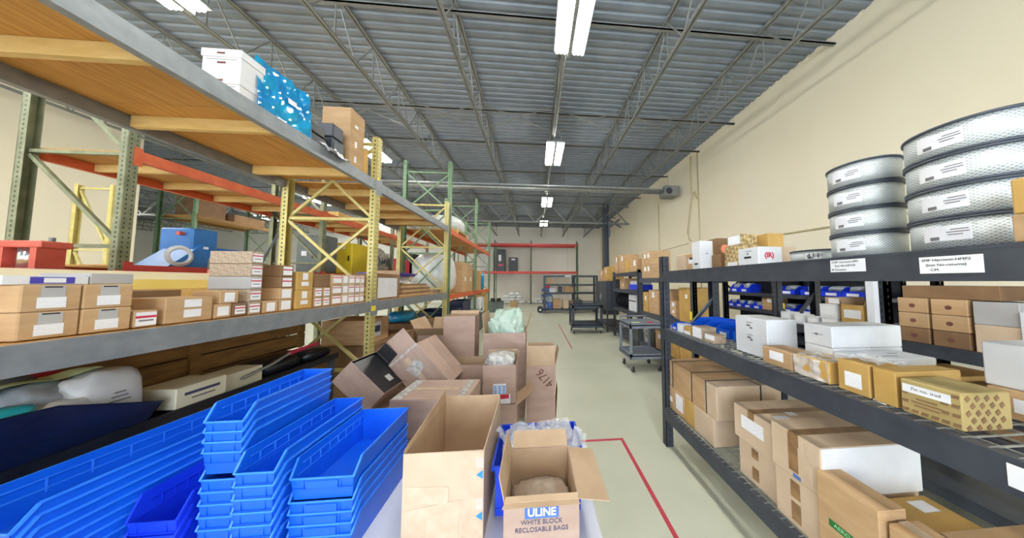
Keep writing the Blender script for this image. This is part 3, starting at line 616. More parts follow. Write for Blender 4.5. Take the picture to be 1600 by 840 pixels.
carton('carton', 'lower taped carton below the one with the big shipping label', (1.46, 2.0), (1.45, 1.74), (Z3, .65), 'kraft_pale', st=[('x-', -.05, .82, .05, .06, 'tape_brown'), ('x-', -.05, .3, .05, .08, 'tape_brown')], group=G3)
m2 = carton('carton', 'upper taped carton with a bright white end, bottom shelf', (1.43, 2.0), (1.19, 1.455), (.671, .915), 'kraft_pale', seam='x', tape='tape_brown', st=[('x-', -.02, .55, .05, .2, 'tape_brown'), ('x-', .28, .5, .04, .2, 'clear_tape'), ('y-', 0, .5, .56, .235, 'white_card'), ('x-', .04, .06, .04, .02, 'ink_blue')], group=G3)
carton('carton', 'lower taped carton beneath the white-ended carton', (1.435, 2.0), (1.205, 1.445), (Z3, .67), 'kraft_pale', st=[('x-', -.02, .75, .05, .09, 'tape_brown'), ('x-', -.02, .3, .05, .1, 'tape_brown')], group=G3)
g_ = carton('carton', 'tan carton with a green printed strip on its side, bottom shelf', (1.405, 1.535), (.965, 1.195), (Z3, .812), 'kraft', seam='y', group=G3)
dg = (.13, .23, .404)
decal(g_, 'printed_mark', 'x-', dg, .08, .50, .17, .032, 'green_ink', 'green printed strip'); text(g_, 'lettering', 'AERO SEALE', .024, 'pale_green', 'x-', dg, .08, .50, off=.0018)
decal(g_, 'label_sticker', 'x-', dg, .1, .26, .1, .1, 'paper')
carton('carton', 'tan carton next to the green-striped one at the bottom edge', (1.43, 1.57), (.70, .955), (Z3, .775), 'kraft', seam='y', tape='clear_tape', group=G3)
carton('carton', 'large flat tan carton at the bottom right corner', (1.60, 2.0), (.62, .92), (Z3, .76), 'kraft', seam='x', group=G3)
carton('carton', 'flat tan carton with a white label on top below the white-ended one', (1.64, 1.98), (.945, 1.18), (Z3, .665), 'kraft_gold', st=[('z+', .2, .75, .09, .06, 'paper')], group=G3)

# ================================================================ UNITS BEHIND ON THE RIGHT
G4 = 'cartons on the second right unit'
def row(label_fn, x0, x1, z0, items, m='kraft', group=G4):
    for i, (a, b, h, mm, st) in enumerate(items): carton('carton', label_fn(i), (x0, x1), (a, b), (z0, z0 + h), mm or m, st=st, group=group)
W = lambda u=0, v=.7, w=.07, h=.07: [('x-', u, v, w, h, 'paper')]
carton('carton', 'lower golden carton of a pair on the second right unit top', (2.64, 3.1), (5.47, 5.99), (1.835, 2.15), 'kraft', st=[('x-', .2, .7, .09, .1, 'paper'), ('x-', -.15, .7, .09, .1, 'paper')], group=G4)
carton('carton', 'upper golden carton of a pair on the second right unit top', (2.64, 3.1), (5.47, 5.99), (2.151, 2.46), 'kraft', st=[('x-', .2, .7, .09, .1, 'paper'), ('x-', -.15, .7, .09, .1, 'paper')], group=G4)
L4 = ['narrow tan carton far left on the middle level behind the corner post', 'tall tan carton with white labels behind the corner post', 'wide brown carton with a taped top behind the knee brace', 'small tan carton with two white labels above the blue bins', 'tall golden carton beside the slotted rear post']
row(lambda i: L4[i], 2.64, 3.1, 1.044, [(5.67, 5.95, .46, 'kraft_gold', W(0, .7, .09, .1)), (5.2, 5.64, .52, 'kraft', W(0, .8, .1, .12)), (4.76, 5.1, .55, 'kraft', W(-.1, .85, .12, .06)), (4.54, 4.73, .34, 'kraft', [('x-', .1, .8, .08, .07, 'paper'), ('x-', .1, .4, .06, .05, 'paper')]), (4.04, 4.42, .6, 'kraft_gold', W(.1, .75))])
row(lambda i: ['pale machine part box with round holes low behind the grey cart', 'dark block low behind the grey cart', 'small tan carton low on the second right unit behind the grey cart', 'golden carton under the middle beam beside the corner post', 'wide golden carton under the middle beam near the corner post'][i], 2.66, 3.1, .304, [(5.75, 5.98, .36, 'pale_machine', [('x-', .1, .75, .05, .05, 'ink'), ('x-', .1, .45, .05, .05, 'ink')]), (5.45, 5.7, .33, 'black_plastic', ()), (5.05, 5.4, .4, 'kraft', W(0, .7, .12, .09)), (4.5, 4.85, .36, 'kraft_gold', ()), (4.03, 4.46, .40, 'kraft_gold', ())])
G5 = 'cartons on the far right units'
L5 = ['tall golden carton farthest left on the third right unit top', 'tall golden carton with a lower neighbour on the third right unit top', 'brown stepped carton on the third right unit top', 'golden carton with a white label nearest on the third right unit top']
row(lambda i: L5[i], 2.64, 3.1, 2.014, [(7.8, 8.08, .57, 'kraft', W(.1, .8, .1, .14)), (7.2, 7.68, .55, 'kraft', W(.1, .8, .12, .14)), (6.82, 7.16, .37, 'kraft_gold', ()), (6.3, 6.76, .34, 'kraft', W(.2, .7, .12, .14))], group=G5)
row(lambda i: ['black case high on the third right unit', 'small tan carton on the third right unit between dark cases', 'blue tub with a white lid on the third right unit'][i], 2.66, 3.1, 1.534, [(7.76, 8.06, .30, 'black_plastic', ()), (7.3, 7.68, .32, 'kraft', W(.2, .4)), (6.38, 6.9, .14, 'deep_blue', ())], group=G5)
tag(MB().cbox(-.2, .2, -.24, .24, 0, .10, .01).build('tub_lid', 'bag_white', None, (2.88, 6.64, 1.676)), 'white flat tub resting on the blue tub, third right unit', 'box')
def reel(label, x, y, z, r, wd):
    t = thing('cable_reel', label, 'reel', (x, y, z + r), 0, 'black reels on the third right unit')
    for s in (-1, 1): MB().lathe([(r, -.012), (r, .012), (r * .25, .012), (r * .25, -.012)], 24).build('flange', 'black_plastic', t, (0, s * wd / 2, 0), (R(90), 0, 0))
    MB().lathe([(r * .8, -wd / 2), (r * .8, wd / 2), (r * .25, wd / 2), (r * .25, -wd / 2)], 24).build('cable_winding', 'navy_plastic', t, rot=(R(90), 0, 0)); MB().cyl((0, -wd / 2 - .02, 0), (0, wd / 2 + .02, 0), r * .24, 16).build('hub', 'chrome', t)
for i, y in enumerate((7.95, 7.65, 7.38, 7.1)): reel(f'{["farthest", "second farthest", "third farthest", "nearest"][i]} black reel of four on the third right unit', 2.86, y, .956, .22, .15)
carton('carton', 'white upright box with a black band beside the reels', (2.64, 3.0), (6.4, 6.9), (.956, 1.40), 'white_card', st=[('x-', 0, .62, .48, .03, 'ink')], group=G5)
carton('carton', 'wide golden carton at the far end of the right shelving', (2.6, 3.2), (9.45, 10.0), (1.782, 2.2), 'kraft', st=W(.2, .7, .12, .12), group=G5)
carton('carton', 'golden carton nearer at the far end of the right shelving', (2.6, 3.2), (8.8, 9.3), (1.782, 2.3), 'kraft_gold', st=W(.1, .7, .1, .14), group=G5)
bc = thing('storage_cabinet', 'black cabinet beyond the right shelving carrying two golden cartons', 'cabinet', (2.9, 9.4, 0))
MB().cbox(-.4, .4, -.8, .8, .75, 1.78, .01).build('cabinet_body', 'black_steel', bc); MB().box(-.406, -.4, -.78, -.01, .8, 1.72).build('door', 'black_steel', bc); MB().box(-.406, -.4, .01, .78, .8, 1.72).build('door', 'black_steel', bc)
for x in (-.37, .37):
    for y in (-.76, .76): MB().box(x - .025, x + .025, y - .025, y + .025, 0, .75).build('leg', 'black_steel', bc)
MB().box(-.38, .38, -.78, .78, .2, .24).build('lower_shelf', 'black_steel', bc); MB().box(-.42, -.406, -.06, -.03, 1.1, 1.3).box(-.42, -.406, .03, .06, 1.1, 1.3).build('handle', 'chrome', bc)
# unit R3 : small white boxes, open carton, tan boxes, white boxes
G6 = 'boxes on the shelf behind the near right unit'
for i, (y, h) in enumerate(((2.76, .12), (2.60, .11), (2.46, .10))): carton('carton', f'{["first", "second", "third"][i]} of three small white boxes in a row, counted from the far side', (3.02, 3.16), (y, y + .11), (1.27, 1.27 + h), 'white_card', st=[('x-', 0, .5, .08, .06, 'print')], group=G6)
carton('carton', 'white printed box at the bottom of the small stack by the open tan carton', (3.02, 3.2), (2.29, 2.43), (1.27, 1.375), 'white_card', st=[('x-', 0, .5, .11, .07, 'print')], group=G6)
carton('carton', 'white printed box in the middle of the small stack by the open tan carton', (3.02, 3.2), (2.29, 2.44), (1.376, 1.52), 'white_card', st=[('x-', 0, .55, .12, .09, 'print')], group=G6)
carton('carton', 'brown-ended white box topping the small stack by the open tan carton', (3.04, 3.2), (2.27, 2.40), (1.521, 1.59), 'kraft_pink', st=[('x-', .1, .5, .09, .05, 'paper')], group=G6)
open_carton('open_carton', 'open tan carton with raised flaps and a torn white label on the back shelf', (3.02, 3.30), (2.08, 2.25), (1.27, 1.53), 'kraft_gold', flaps=[('y+', .07, 80), ('x+', .08, 60), ('y-', .05, 70)], st=[('x-', 0, .66, .13, .08, 'print')], group=G6)
n = 0
for ci, (ya, yb) in enumerate(((1.70, 1.86), (1.52, 1.685))):
    for k in range(3):
        z = 1.27 + k * .118
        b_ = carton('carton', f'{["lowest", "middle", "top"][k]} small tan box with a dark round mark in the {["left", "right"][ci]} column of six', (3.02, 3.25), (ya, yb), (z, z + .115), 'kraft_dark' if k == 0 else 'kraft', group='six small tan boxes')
        MB().cyl((-.1165, 0, .055), (-.115, 0, .055), .016, 12).build('printed_mark', 'ink_brown', b_)
carton('carton', 'long dark brown box laid across the six small tan boxes', (3.04, 3.26), (1.40, 1.84), (1.622, 1.72), 'kraft_dark', group=G6)
carton('carton', 'lower pale grey carton beside the six small tan boxes', (3.02, 3.3), (1.33, 1.50), (1.27, 1.46), 'kraft_pale', group=G6)
carton('carton', 'upper grey-topped carton beside the six small tan boxes', (3.02, 3.3), (1.33, 1.50), (1.461, 1.615), 'grey_card', group=G6)
carton('carton', 'white instruction box with small black pictures at the right end', (3.0, 3.16), (1.18, 1.325), (1.27, 1.56), 'white_card', st=[('x-', -.15, .55, .03, .03, 'ink'), ('x-', .2, .5, .035, .025, 'ink'), ('x-', 0, .9, .09, .006, 'ink_grey'), ('x-', -.1, .35, .08, .004, 'ink_grey'), ('x-', -.1, .3, .06, .004, 'ink_grey'), ('x-', .25, .2, .03, .012, 'ink')], group=G6)
carton('carton', 'white box with a black headline at the right picture edge', (3.0, 3.16), (1.03, 1.17), (1.27, 1.48), 'white_card', st=[('x-', 0, .85, .1, .008, 'ink'), ('x-', .2, .4, .04, .008, 'ink')], group=G6)
carton('carton', 'bluish grey box above the white instruction boxes at the right', (3.2, 3.5), (1.03, 1.3), (1.27, 1.64), 'grey_card', group=G6)
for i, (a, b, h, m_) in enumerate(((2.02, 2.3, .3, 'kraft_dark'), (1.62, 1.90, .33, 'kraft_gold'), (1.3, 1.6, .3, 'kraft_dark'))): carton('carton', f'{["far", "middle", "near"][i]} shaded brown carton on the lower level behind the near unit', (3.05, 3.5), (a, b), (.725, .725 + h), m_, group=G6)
# blue hopper bins
def hopper(label, x, y, z, wd, dp, h, m='deep_blue', group='blue hopper bins on the wall shelving', rz=0, fill=True):
    t = thing('hopper_bin', label, 'bin', (x, y, z), rz, group); k = .003; q = .008
    # open front faces -x
    b = MB()
    for s in (-1, 1):
        A = [(-dp / 2, s * (wd / 2 - q), 0), (dp / 2, s * (wd / 2 - q), 0), (dp / 2, s * wd / 2, h), (-dp / 2 + dp * .3, s * wd / 2, h), (-dp / 2, s * wd / 2, h * .5)]
        b.loft(A, [(p[0], p[1] - s * k, p[2]) for p in A])
    b.box(-dp / 2, dp / 2, -wd / 2 + q, wd / 2 - q, 0, k).box(dp / 2 - k, dp / 2, -wd / 2 + q, wd / 2 - q, 0, h).box(-dp / 2, -dp / 2 + k, -wd / 2 + q, wd / 2 - q, 0, h * .55)
    b.build('bin_tray', m, t)
    MB().box(-dp / 2 - .004, -dp / 2 + .004, -wd / 2, wd / 2, h * .5, h * .56).build('rim', m, t)
    MB().box(-dp / 2 - .0015, -dp / 2 - .0003, -wd * .25, wd * .25, h * .1, h * .38).build('label_card', 'paper', t)
    if fill:
        o = ob('bagged_parts', blob_mesh(dp * .7, wd * .75, h * .75, rnd.randint(0, 99), .3, 4, 2), 'bag_grey', t, (0, 0, h * .35))
    return t
for i in range(4): hopper(f'small blue bin on the lower wall shelf, {["first", "second", "third", "fourth"][i]} from the far end', 4.45, 5.2 - i * .21, 1.225, .19, .28, .13)
carton('carton', 'tan box at the end of the small blue bin row', (4.34, 4.6), (4.22, 4.48), (1.225, 1.46), 'kraft', st=W(.1, .75, .09, .06), group=G6)
for i, y in enumerate((5.1, 4.85)): hopper(f'blue bin high on the wall shelving, {["far", "near"][i]} one of two at the far end', 4.45, y, 1.535, .22, .28, .17)
for i, y in enumerate((3.98, 3.62, 3.33, 3.08)): hopper(f'large blue bin on the upper wall shelf, {["first", "second", "third", "fourth"][i]} past the slotted posts', 4.47, y, 1.535, .27, .3, .14)
for i, y in enumerate((4.0, 3.65)): hopper(f'large blue bin on the lower wall shelf, {["far", "near"][i]} one behind the white boxes', 4.47, y, 1.225, .27, .3, .14)
MB().box(4.296, 4.2985, 4.0, 4.1, 1.26, 1.38).build('yellow_tag', 'yellow_tag', R4); MB().box(2.566, 2.5685, 3.93, 3.99, 1.12, 1.26).build('yellow_tag', 'yellow_tag', R2)

for i, (x, y, wd, dp, h) in enumerate(((1.56, 2.575, .12, .16, .07), (1.85, 2.52, .16, .3, .125), (1.85, 2.34, .16, .3, .13), (1.85, 2.16, .16, .3, .135), (1.85, 1.97, .16, .3, .14))): hopper(['small bright blue bin right by the black corner post, middle shelf', 'bright blue bin behind the small boxes, farthest of four', 'bright blue bin behind the small boxes, second farthest of four', 'bright blue bin behind the small boxes, third farthest of four', 'bright blue bin next to the big upright white box'][i], x, y, Z2 + .001, wd, dp, h, 'blue_bin', 'bright blue bins on the middle black shelf', fill=False)

# ================================================================ BLUE NESTING SHELF BINS
def shelf_bin(label, w_, L, h, m='blue_bin', ribs=7, group='blue nesting shelf bins', plate=False, lip=.6):
    t = thing('shelf_bin', label, 'bin', (0, 0, 0), 0, group); k = .003; q = .014; cut = .045
    b = MB()
    for s in (-1, 1):
        A = [(s * (w_ / 2 - q), .012, 0), (s * (w_ / 2 - q), L - .014, 0), (s * w_ / 2, L, h), (s * w_ / 2, cut, h), (s * (w_ / 2 - q * .4), 0, h * lip)]
        b.loft(A, [(p[0] - s * k, p[1], p[2]) for p in A])
    x = w_ / 2 - q
    b.loft([(-x, .012, 0), (x, .012, 0), (x + q * .6, 0, h * lip), (-x - q * .6, 0, h * lip)], [(-x, .012 + k, 0), (x, .012 + k, 0), (x + q * .6, k, h * lip), (-x - q * .6, k, h * lip)])
    b.loft([(-x, L - .014, 0), (x, L - .014, 0), (x + q, L, h), (-x - q, L, h)], [(-x, L - .014 - k, 0), (x, L - .014 - k, 0), (x + q, L - k, h), (-x - q, L - k, h)])
    b.box(-x, x, .012, L - .014, 0, k)
    b.build('bin_tray', m, t)
    r = MB(); e = .003
    for s in (-1, 1):
        xo = s * w_ / 2
        r.box(min(xo - s * k, xo + s * e), max(xo - s * k, xo + s * e), cut, L, h - .008, h + .001)
        r.bar((xo + s * .0005, cut, h - .004), (xo - s * q * .4, 0, h * lip - .004), .008, .009)
    r.box(-w_ / 2 - e, w_ / 2 + e, L - k, L + e, h - .008, h + .001).box(-w_ / 2 + .003, w_ / 2 - .003, -.001, k, h * lip - .006, h * lip + .001)
    r.build('rim', 'blue_lit_edge' if m == 'blue_bin' else m, t)
    d = MB()
    for s in (-1, 1):
        xi = s * (w_ / 2 - k - .0055)
        for i in range(ribs):
            y = .1 + (L - .14) * i / (ribs - 1); d.box(xi - .0022, xi + .0022, y - .0025, y + .0025, h * .56, h * .80)
        d.box(xi - .002, xi + .002, .03, L - .01, h * .54, h * .565).box(xi - .002, xi + .002, .06, L - .01, h * .78, h * .80)
    d.build('divider_ribs', 'blue_lit_edge' if m == 'blue_bin' else m, t)['kind'] = 'stuff'
    f = MB(); zz = h * lip
    for xx in (-w_ * .28, w_ * .28): f.box(xx - .001, xx + .001, .0005, .008, h * .3, zz - .006)
    if plate: f.box(-w_ * .24, w_ * .24, -.0015, .005, h * .33, h * .52)
    f.box(-w_ / 2 + .012, w_ / 2 - .012, .001, .008, h * .30, h * .315)
    f.build('label_holder', m, t)
    return t
protos = {}
def bin_stack(x, y, z, w_, L, n, sp, name, rz=0, plate=False, m='blue_bin', h=.17, lip=.6):
    key = (w_, L, m, plate)
    for k in range(n):
        s = f'blue bin, {"topmost" if k == n - 1 else ORD[k]} of {name}'
        if key not in protos:
            o = shelf_bin(s, w_, L, h, m, plate=plate, lip=lip); protos[key] = o; o.location = (x, y, z + k * sp); o.rotation_euler = (0, 0, R(rz)); note_children()
        else:
            o = copy_tree(protos[key], None, s, (x, y, z + k * sp)); o.rotation_euler = (0, 0, R(rz))
TZ = .49
bin_stack(-.975, 1.29, TZ, .285, .49, 4, .051, 'the wide stack, lower nest', plate=True)
bin_stack(-.975, 1.29, .747, .285, .49, 1, .05, 'the wide stack beside the taped carton', plate=True)
bin_stack(-1.215, 1.24, TZ, .172, .55, 7, .0547, 'the low narrow middle stack')
bin_stack(-1.415, 1.30, TZ, .172, .49, 6, .0536, 'the tall narrow stack, lower nest')
bin_stack(-1.415, 1.30, .876, .172, .49, 4, .045, 'the tall narrow stack, upper nest')
bin_stack(-1.927, 1.06, TZ, .30, .78, 8, .0428, 'the long stack farthest left', rz=-4)
bin_stack(-1.637, 1.27, TZ, .203, .40, 3, .06, 'the short deep-blue stack', m='deep_blue', h=.20, lip=.55)

# ================================================================ WHITE TABLE
tb = thing('work_table', 'low white-topped work table carrying the blue bins and open cartons', 'table', (-.82, 1.25, 0))
MB().cbox(-1.32, 1.16, -.6, .68, TZ - .03, TZ - .001, .006).build('table_top', 'table_top', tb)
for x in (-1.26, 1.10):
    for y in (-.54, .6): MB().box(x - .02, x + .02, y - .02, y + .02, 0, TZ - .03).build('leg', 'black_steel', tb)
MB().box(-1.26, 1.10, -.56, -.53, TZ - .09, TZ - .03).box(-1.26, 1.10, .6, .63, TZ - .09, TZ - .03).build('apron', 'black_steel', tb)

# ================================================================ OPEN CARTONS ON THE TABLE
GO = 'open cartons on the table'
b1 = open_carton('open_carton', 'tall open tan carton with torn flaps and blue diamond tape corners', (-.625, -.245), (1.30, 1.87), (TZ, .925), 'kraft_pale', flaps=[], floor_at=.08, group=GO)
d1 = (.38, .57, .435)
for v in (.74, .30):
    o = decal(b1, 'printed_mark', 'y-', d1, .455, v, .034, .034, 'sky_blue', 'blue diamond on tape', roll=0, off=.002); me = MB().loft([(-.019, 0, -.0005), (.012, -.02, -.0005), (.012, .02, -.0005)], [(-.019, 0, .0005), (.012, -.02, .0005), (.012, .02, .0005)]).mesh('diamond'); me.materials.append(MATS['sky_blue']); o.data = me
    decal(b1, 'tape_patch', 'y-', d1, .45, v + .13, .035, .05, 'film_clear', off=.0016)
decal(b1, 'tape_patch', 'y-', d1, .36, .5, .10, .42, 'clear_tape')
decal(b1, 'tape_patch', 'y-', d1, -.1, .33, .26, .1, 'clear_tape', roll=8); decal(b1, 'tape_patch', 'y-', d1, -.2, .55, .20, .08, 'clear_tape', roll=-3); decal(b1, 'tape_patch', 'y-', d1, .0, .16, .15, .13, 'clear_tape')
# torn left flap standing and ragged edge
rg_ = MB(); n = 16; A = []; Bq = []
for i in range(n + 1):
    y = -.28 + .56 * i / n; hh = .012 + .055 * (i / n) + .008 * noise.noise(Vector((i * 1.7, 3, 0)))
    A.append((-.189, y, .43)); Bq.append((-.192, y, .435 + max(.002, hh)))
rg_.add(A + Bq + [(p[0] + .003, p[1], p[2]) for p in A] + [(p[0] + .003, p[1], p[2]) for p in Bq], [(i, i + 1, n + 2 + i, n + 1 + i) for i in range(n)] + [(2 * n + 2 + i, 2 * n + 3 + i, 3 * n + 4 + i, 3 * n + 3 + i) for i in range(n)] + [(n + 1 + i, n + 2 + i, 3 * n + 4 + i, 3 * n + 3 + i) for i in range(n)])
rg_.build('torn_flap', 'kraft_inside', b1)
MB().box(-.186, .188, .279, .2825, .425, .455).build('flap', 'kraft_inside', b1)
# carton of reclosable bags
b2 = open_carton('open_carton', 'open carton of reclosable bags with blue logo block and spread flaps', (-.115, .175), (1.01, 1.33), (TZ, .905), 'kraft_pink', flaps=[('x+', .125, -8), ('y+', .09, 25), ('x-', .10, 78)], floor_at=.22, group=GO)
for _o in b2.children:
    if _o.name.startswith('box_body'): _o.data.materials[0] = MATS['kraft_pink']
d2 = (.29, .32, .415)
MB().loft([(-.142, -.16, .415), (.142, -.16, .415), (.146, -.178, .412), (-.15, -.178, .412)], [(-.142, -.157, .417), (.142, -.157, .417), (.146, -.180, .415), (-.15, -.180, .415)]).build('flap', 'kraft_inside', b2)
MB().loft([(-.142, -.1595, .417), (.142, -.1595, .417), (.142, -.14, .424), (-.142, -.14, .424)], [(-.142, -.1595, .42), (.142, -.1595, .42), (.142, -.14, .427), (-.142, -.14, .427)]).build('flap', 'kraft_inside', b2)
decal(b2, 'logo_block', 'y-', d2, 0, .915, .13, .044, 'ink_blue', 'blue logo block'); text(b2, 'logo_lettering', 'ULINE', .040, 'paper', 'y-', d2, 0, .915, off=.0026, bold=.0012)
text(b2, 'lettering', 'WHITE BLOCK', .024, 'ink_navy', 'y-', d2, 0, .83, off=.0016); text(b2, 'lettering', 'RECLOSABLE BAGS', .024, 'ink_navy', 'y-', d2, 0, .765, off=.0016); text(b2, 'lettering', 'S-13330', .026, 'ink_navy', 'y-', d2, 0, .62, off=.0016)
bag('plastic_bag', 'stack of clear bags filling the open reclosable-bag carton', (.03, 1.17, TZ + .222), (.27, .29, .08), 'film_tan', 5, .10, 4, sub=4)
# blue tote with bag
def tote(label, xr, yr, zr, m, taper=.02, rim=.012, group=None, rz=0, t=.004, cat='tote'):
    X, Y, Z = xr[1] - xr[0], yr[1] - yr[0], zr[1] - zr[0]
    r = thing('plastic_tote', label, cat, ((xr[0] + xr[1]) / 2, (yr[0] + yr[1]) / 2, zr[0]), rz, group); b = MB(); x, y, q = X / 2, Y / 2, taper
    for s in (-1, 1):
        A = [(s * (x - q), -y + q, 0), (s * (x - q), y - q, 0), (s * x, y, Z), (s * x, -y, Z)]; b.loft(A, [(p[0] - s * t, p[1], p[2]) for p in A])
        A = [(-x + q, s * (y - q), 0), (x - q, s * (y - q), 0), (x, s * y, Z), (-x, s * y, Z)]; b.loft(A, [(p[0], p[1] - s * t, p[2]) for p in A])
    b.box(-x + q, x - q, -y + q, y - q, 0, t); b.build('tote_body', m, r)
    f = MB(); e = rim
    f.box(-x - e, -x + t, -y - e, y + e, Z - .02, Z).box(x - t, x + e, -y - e, y + e, Z - .02, Z).box(-x, x, -y - e, -y + t, Z - .02, Z).box(-x, x, y - t, y + e, Z - .02, Z)
    f.build('rim', m, r)
    return r
tt = tote('bright blue tote lined with a plastic bag behind the reclosable-bag carton', (-.215, .275), (1.42, 1.80), (TZ, .765), 'tote_blue', .02)
MB().box(-.235, -.165, -.205, -.192, .03, .26).box(-.235, -.165, -.208, -.19, .06, .07).build('end_panel', 'tote_blue', tt)
for i, (px, py, pw, ph) in enumerate(((-.12, -.05, .2, .36), (.02, .1, .4, .2), (.15, -.02, .2, .34))):
    o = sheet('bag_liner', pw, ph, 'film_clear', tt, (px, py, .272 + .004 * i), (R(8), R(-14 + 14 * i), R(10 * i)), .022, 11, seed=i * 3)
o = ob('bag_liner', blob_mesh(.42, .32, .22, 3, .2, 3, 3), 'film_clear', tt, (0, 0, .03))
sheet('bag_liner', .10, .12, 'film_clear', tt, (.25, -.03, .29), (R(40), R(30), 0), .03, 16, seed=8); sheet('bag_liner', .14, .16, 'film_clear', tt, (-.21, .0, .28), (R(-15), R(60), 0), .02, 14, seed=9)

# ================================================================ CARDBOARD PILE ON THE FLOOR
GP = 'emptied cartons piled between table and rack'
p1 = open_carton('open_carton', 'tall narrow pinkish carton standing on end at the back of the pile', (-1.215, -.805), (3.48, 3.75), (0, 1.29), 'kraft_pink', flaps=[('y+', .05, 60)], group=GP)
p2 = open_carton('open_carton', 'wide pinkish carton stuffed with a green-tinted plastic bag', (-.665, -.12), (3.36, 3.85), (0, 1.08), 'kraft_pink', flaps=[('x-', .25, 84), ('x+', .25, 72)], group=GP, floor_at=.4)
gb_ = bag('plastic_bag', 'crumpled pale green plastic bag bulging from the wide pinkish carton', (-.385, 3.6, .42), (.50, .42, .90), 'film_green', 11, .22, 2.6, sub=5)
p3 = open_carton('open_carton', 'tall slim pinkish carton with handwriting on its face by the aisle', (-.095, .25), (3.07, 3.32), (0, .745), 'kraft_pink', flaps=[('y-', .235, 90), ('y+', .22, 96), ('x+', .2, 78)], group=GP)
text(p3, 'handwriting', '4176', .15, 'ink_brown', 'y-', (.345, .25, .745), .14, .80, off=.0016, roll=130, squash=.8)
MB().loft([(.172, -.12, .02), (.172, .10, .02), (.20, .05, .5), (.20, -.08, .45)], [(.175, -.12, .02), (.175, .10, .02), (.203, .05, .5), (.203, -.08, .45)]).build('flap', 'kraft_gold', p3)
p4 = open_carton('open_carton', 'small pinkish carton with a red and blue carrier label in mid pile', (-.535, -.195), (2.70, 2.98), (.49, .88), 'kraft_pink', flaps=[('x+', .08, 80), ('y+', .09, 85)], group=GP, floor_at=.30)
d4 = (.34, .28, .39)
for i in range(3): decal(p4, 'label_sticker', 'y-', d4, -.12 + i * .13, .35, .042, .13, 'paper'); [decal(p4, 'label_print', 'y-', d4, -.12 + i * .13, .28 + .055 * j, .03, .012, 'sky_blue', off=.002) for j in range(4)]
decal(p4, 'label_sticker', 'y-', d4, .0, .12, .23, .1, 'paper'); decal(p4, 'label_print', 'y-', d4, 0, .17, .2, .045, 'ink_red', off=.002, roll=4)
bag('plastic_bag', 'crumpled silvery film stuffed in the small labelled carton', (-.365, 2.83, .80), (.30, .24, .18), 'film_silver', 21, .25, 4)
open_carton('open_carton', 'plain pinkish carton under the small labelled carton', (-.55, -.18), (2.66, 3.0), (0, .485), 'kraft_pink', flaps=[('x+', .2, 40)], group=GP, floor_at=.48)
open_carton('open_carton', 'open brown carton behind the silver film, half hidden in the pile', (-1.06, -.60), (3.08, 3.44), (0, .77), 'kraft_pink', group=GP, floor_at=.3)
c6 = carton('carton', 'long pinkish carton with shiny tape lying across the pile front', (-1.16, -.54), (2.16, 2.58), (.49, .795), 'kraft_pink', rz=-3, seam='x', st=[('z+', -.05, .5, .42, .05, 'clear_tape'), ('z+', -.42, .5, .08, .4, 'film_silver'), ('z+', .38, .5, .06, .4, 'film_silver')], group=GP)
open_carton('open_carton', 'upright pinkish carton at the foot of the pile beside the tall taped carton', (-1.13, -.62), (2.12, 2.56), (0, .485), 'kraft_pink', group=GP, floor_at=.48)
# big tilted carton
def tilted(label, loc, dims, rot, m, **k): return open_carton('open_carton', label, (-dims[0] / 2, dims[0] / 2), (-dims[1] / 2, dims[1] / 2), (0, dims[2]), m, rot=None, group=GP, **k)
c7 = carton('carton', 'big pinkish carton tipped on its corner with a taped seam', (-.275, .275), (-.21, .21), (0, .37), 'kraft_pink', seam='x', group=GP)
c7.location = (-1.31, 2.97, .665); c7.rotation_euler = (0, R(48.7), R(-4))
d7 = (.55, .42, .37)
decal(c7, 'tape_patch', 'y-', d7, -.49, .5, .02, .36, 'film_silver'); decal(c7, 'tape_patch', 'y-', d7, -.15, .55, .13, .15, 'film_silver', roll=12); decal(c7, 'tape_patch', 'y-', d7, .05, .5, .5, .05, 'clear_tape')
MB().loft([(-.275, -.21, .0), (-.275, -.21, .36), (-.50, -.15, .33), (-.50, -.15, -.03)], [(-.275, -.206, .0), (-.275, -.206, .36), (-.50, -.146, .33), (-.50, -.146, -.03)]).build('flap', 'kraft_pink', c7)
c8 = tilted('pinkish carton tipped to the left showing a dark plastic lining', 0, (.42, .34, .24), 0, 'kraft_pink', inside='black_plastic', flaps=[('y+', .12, 88)]); c8.location = (-1.66, 2.62, .71); c8.rotation_euler = (0, R(43), R(-3))
MB().cbox(-.2, .2, -.155, .155, .05, .215).build('lining_bag', 'black_plastic', c8); MB().box(.06, .13, .02, .09, .216, .2175).build('label_sticker', 'grey_card', c8)
open_carton('open_carton', 'open brown carton with spread flaps at the foot of the yellow post', (-1.75, -1.15), (3.95, 4.5), (.13, .95), 'kraft_pink', flaps=[('x-', .25, 60), ('x+', .28, 50), ('y-', .2, 40), ('y+', .2, 70)], group=GP, floor_at=.4)
open_carton('open_carton', 'low open carton under the tipped cartons, mostly hidden', (-1.92, -1.25), (2.42, 3.1), (0, .54), 'kraft_pink', group=GP, floor_at=.53)
def pallet(label, x0, x1, y0, y1, z=0):
    t = thing('wooden_pallet', label, 'pallet', ((x0 + x1) / 2, (y0 + y1) / 2, z)); X, Y = (x1 - x0) / 2, (y1 - y0) / 2
    n = 6
    for i in range(n):
        y = -Y + .05 + (2 * Y - .1) * i / (n - 1); MB().box(-X, X, y - .05, y + .05, .105, .125).build('plank', 'pine', t)
    for x in (-X + .04, 0, X - .04): MB().box(x - .035, x + .035, -Y, Y, .02, .105).build('stringer', 'pine', t)
    for i in range(3):
        y = -Y + .05 + (2 * Y - .1) * i / 2; MB().box(-X, X, y - .05, y + .05, 0, .02).build('plank', 'pine', t)
pallet('worn wooden pallet under the open brown carton at the yellow post', -1.85, -1.0, 3.85, 5.0)

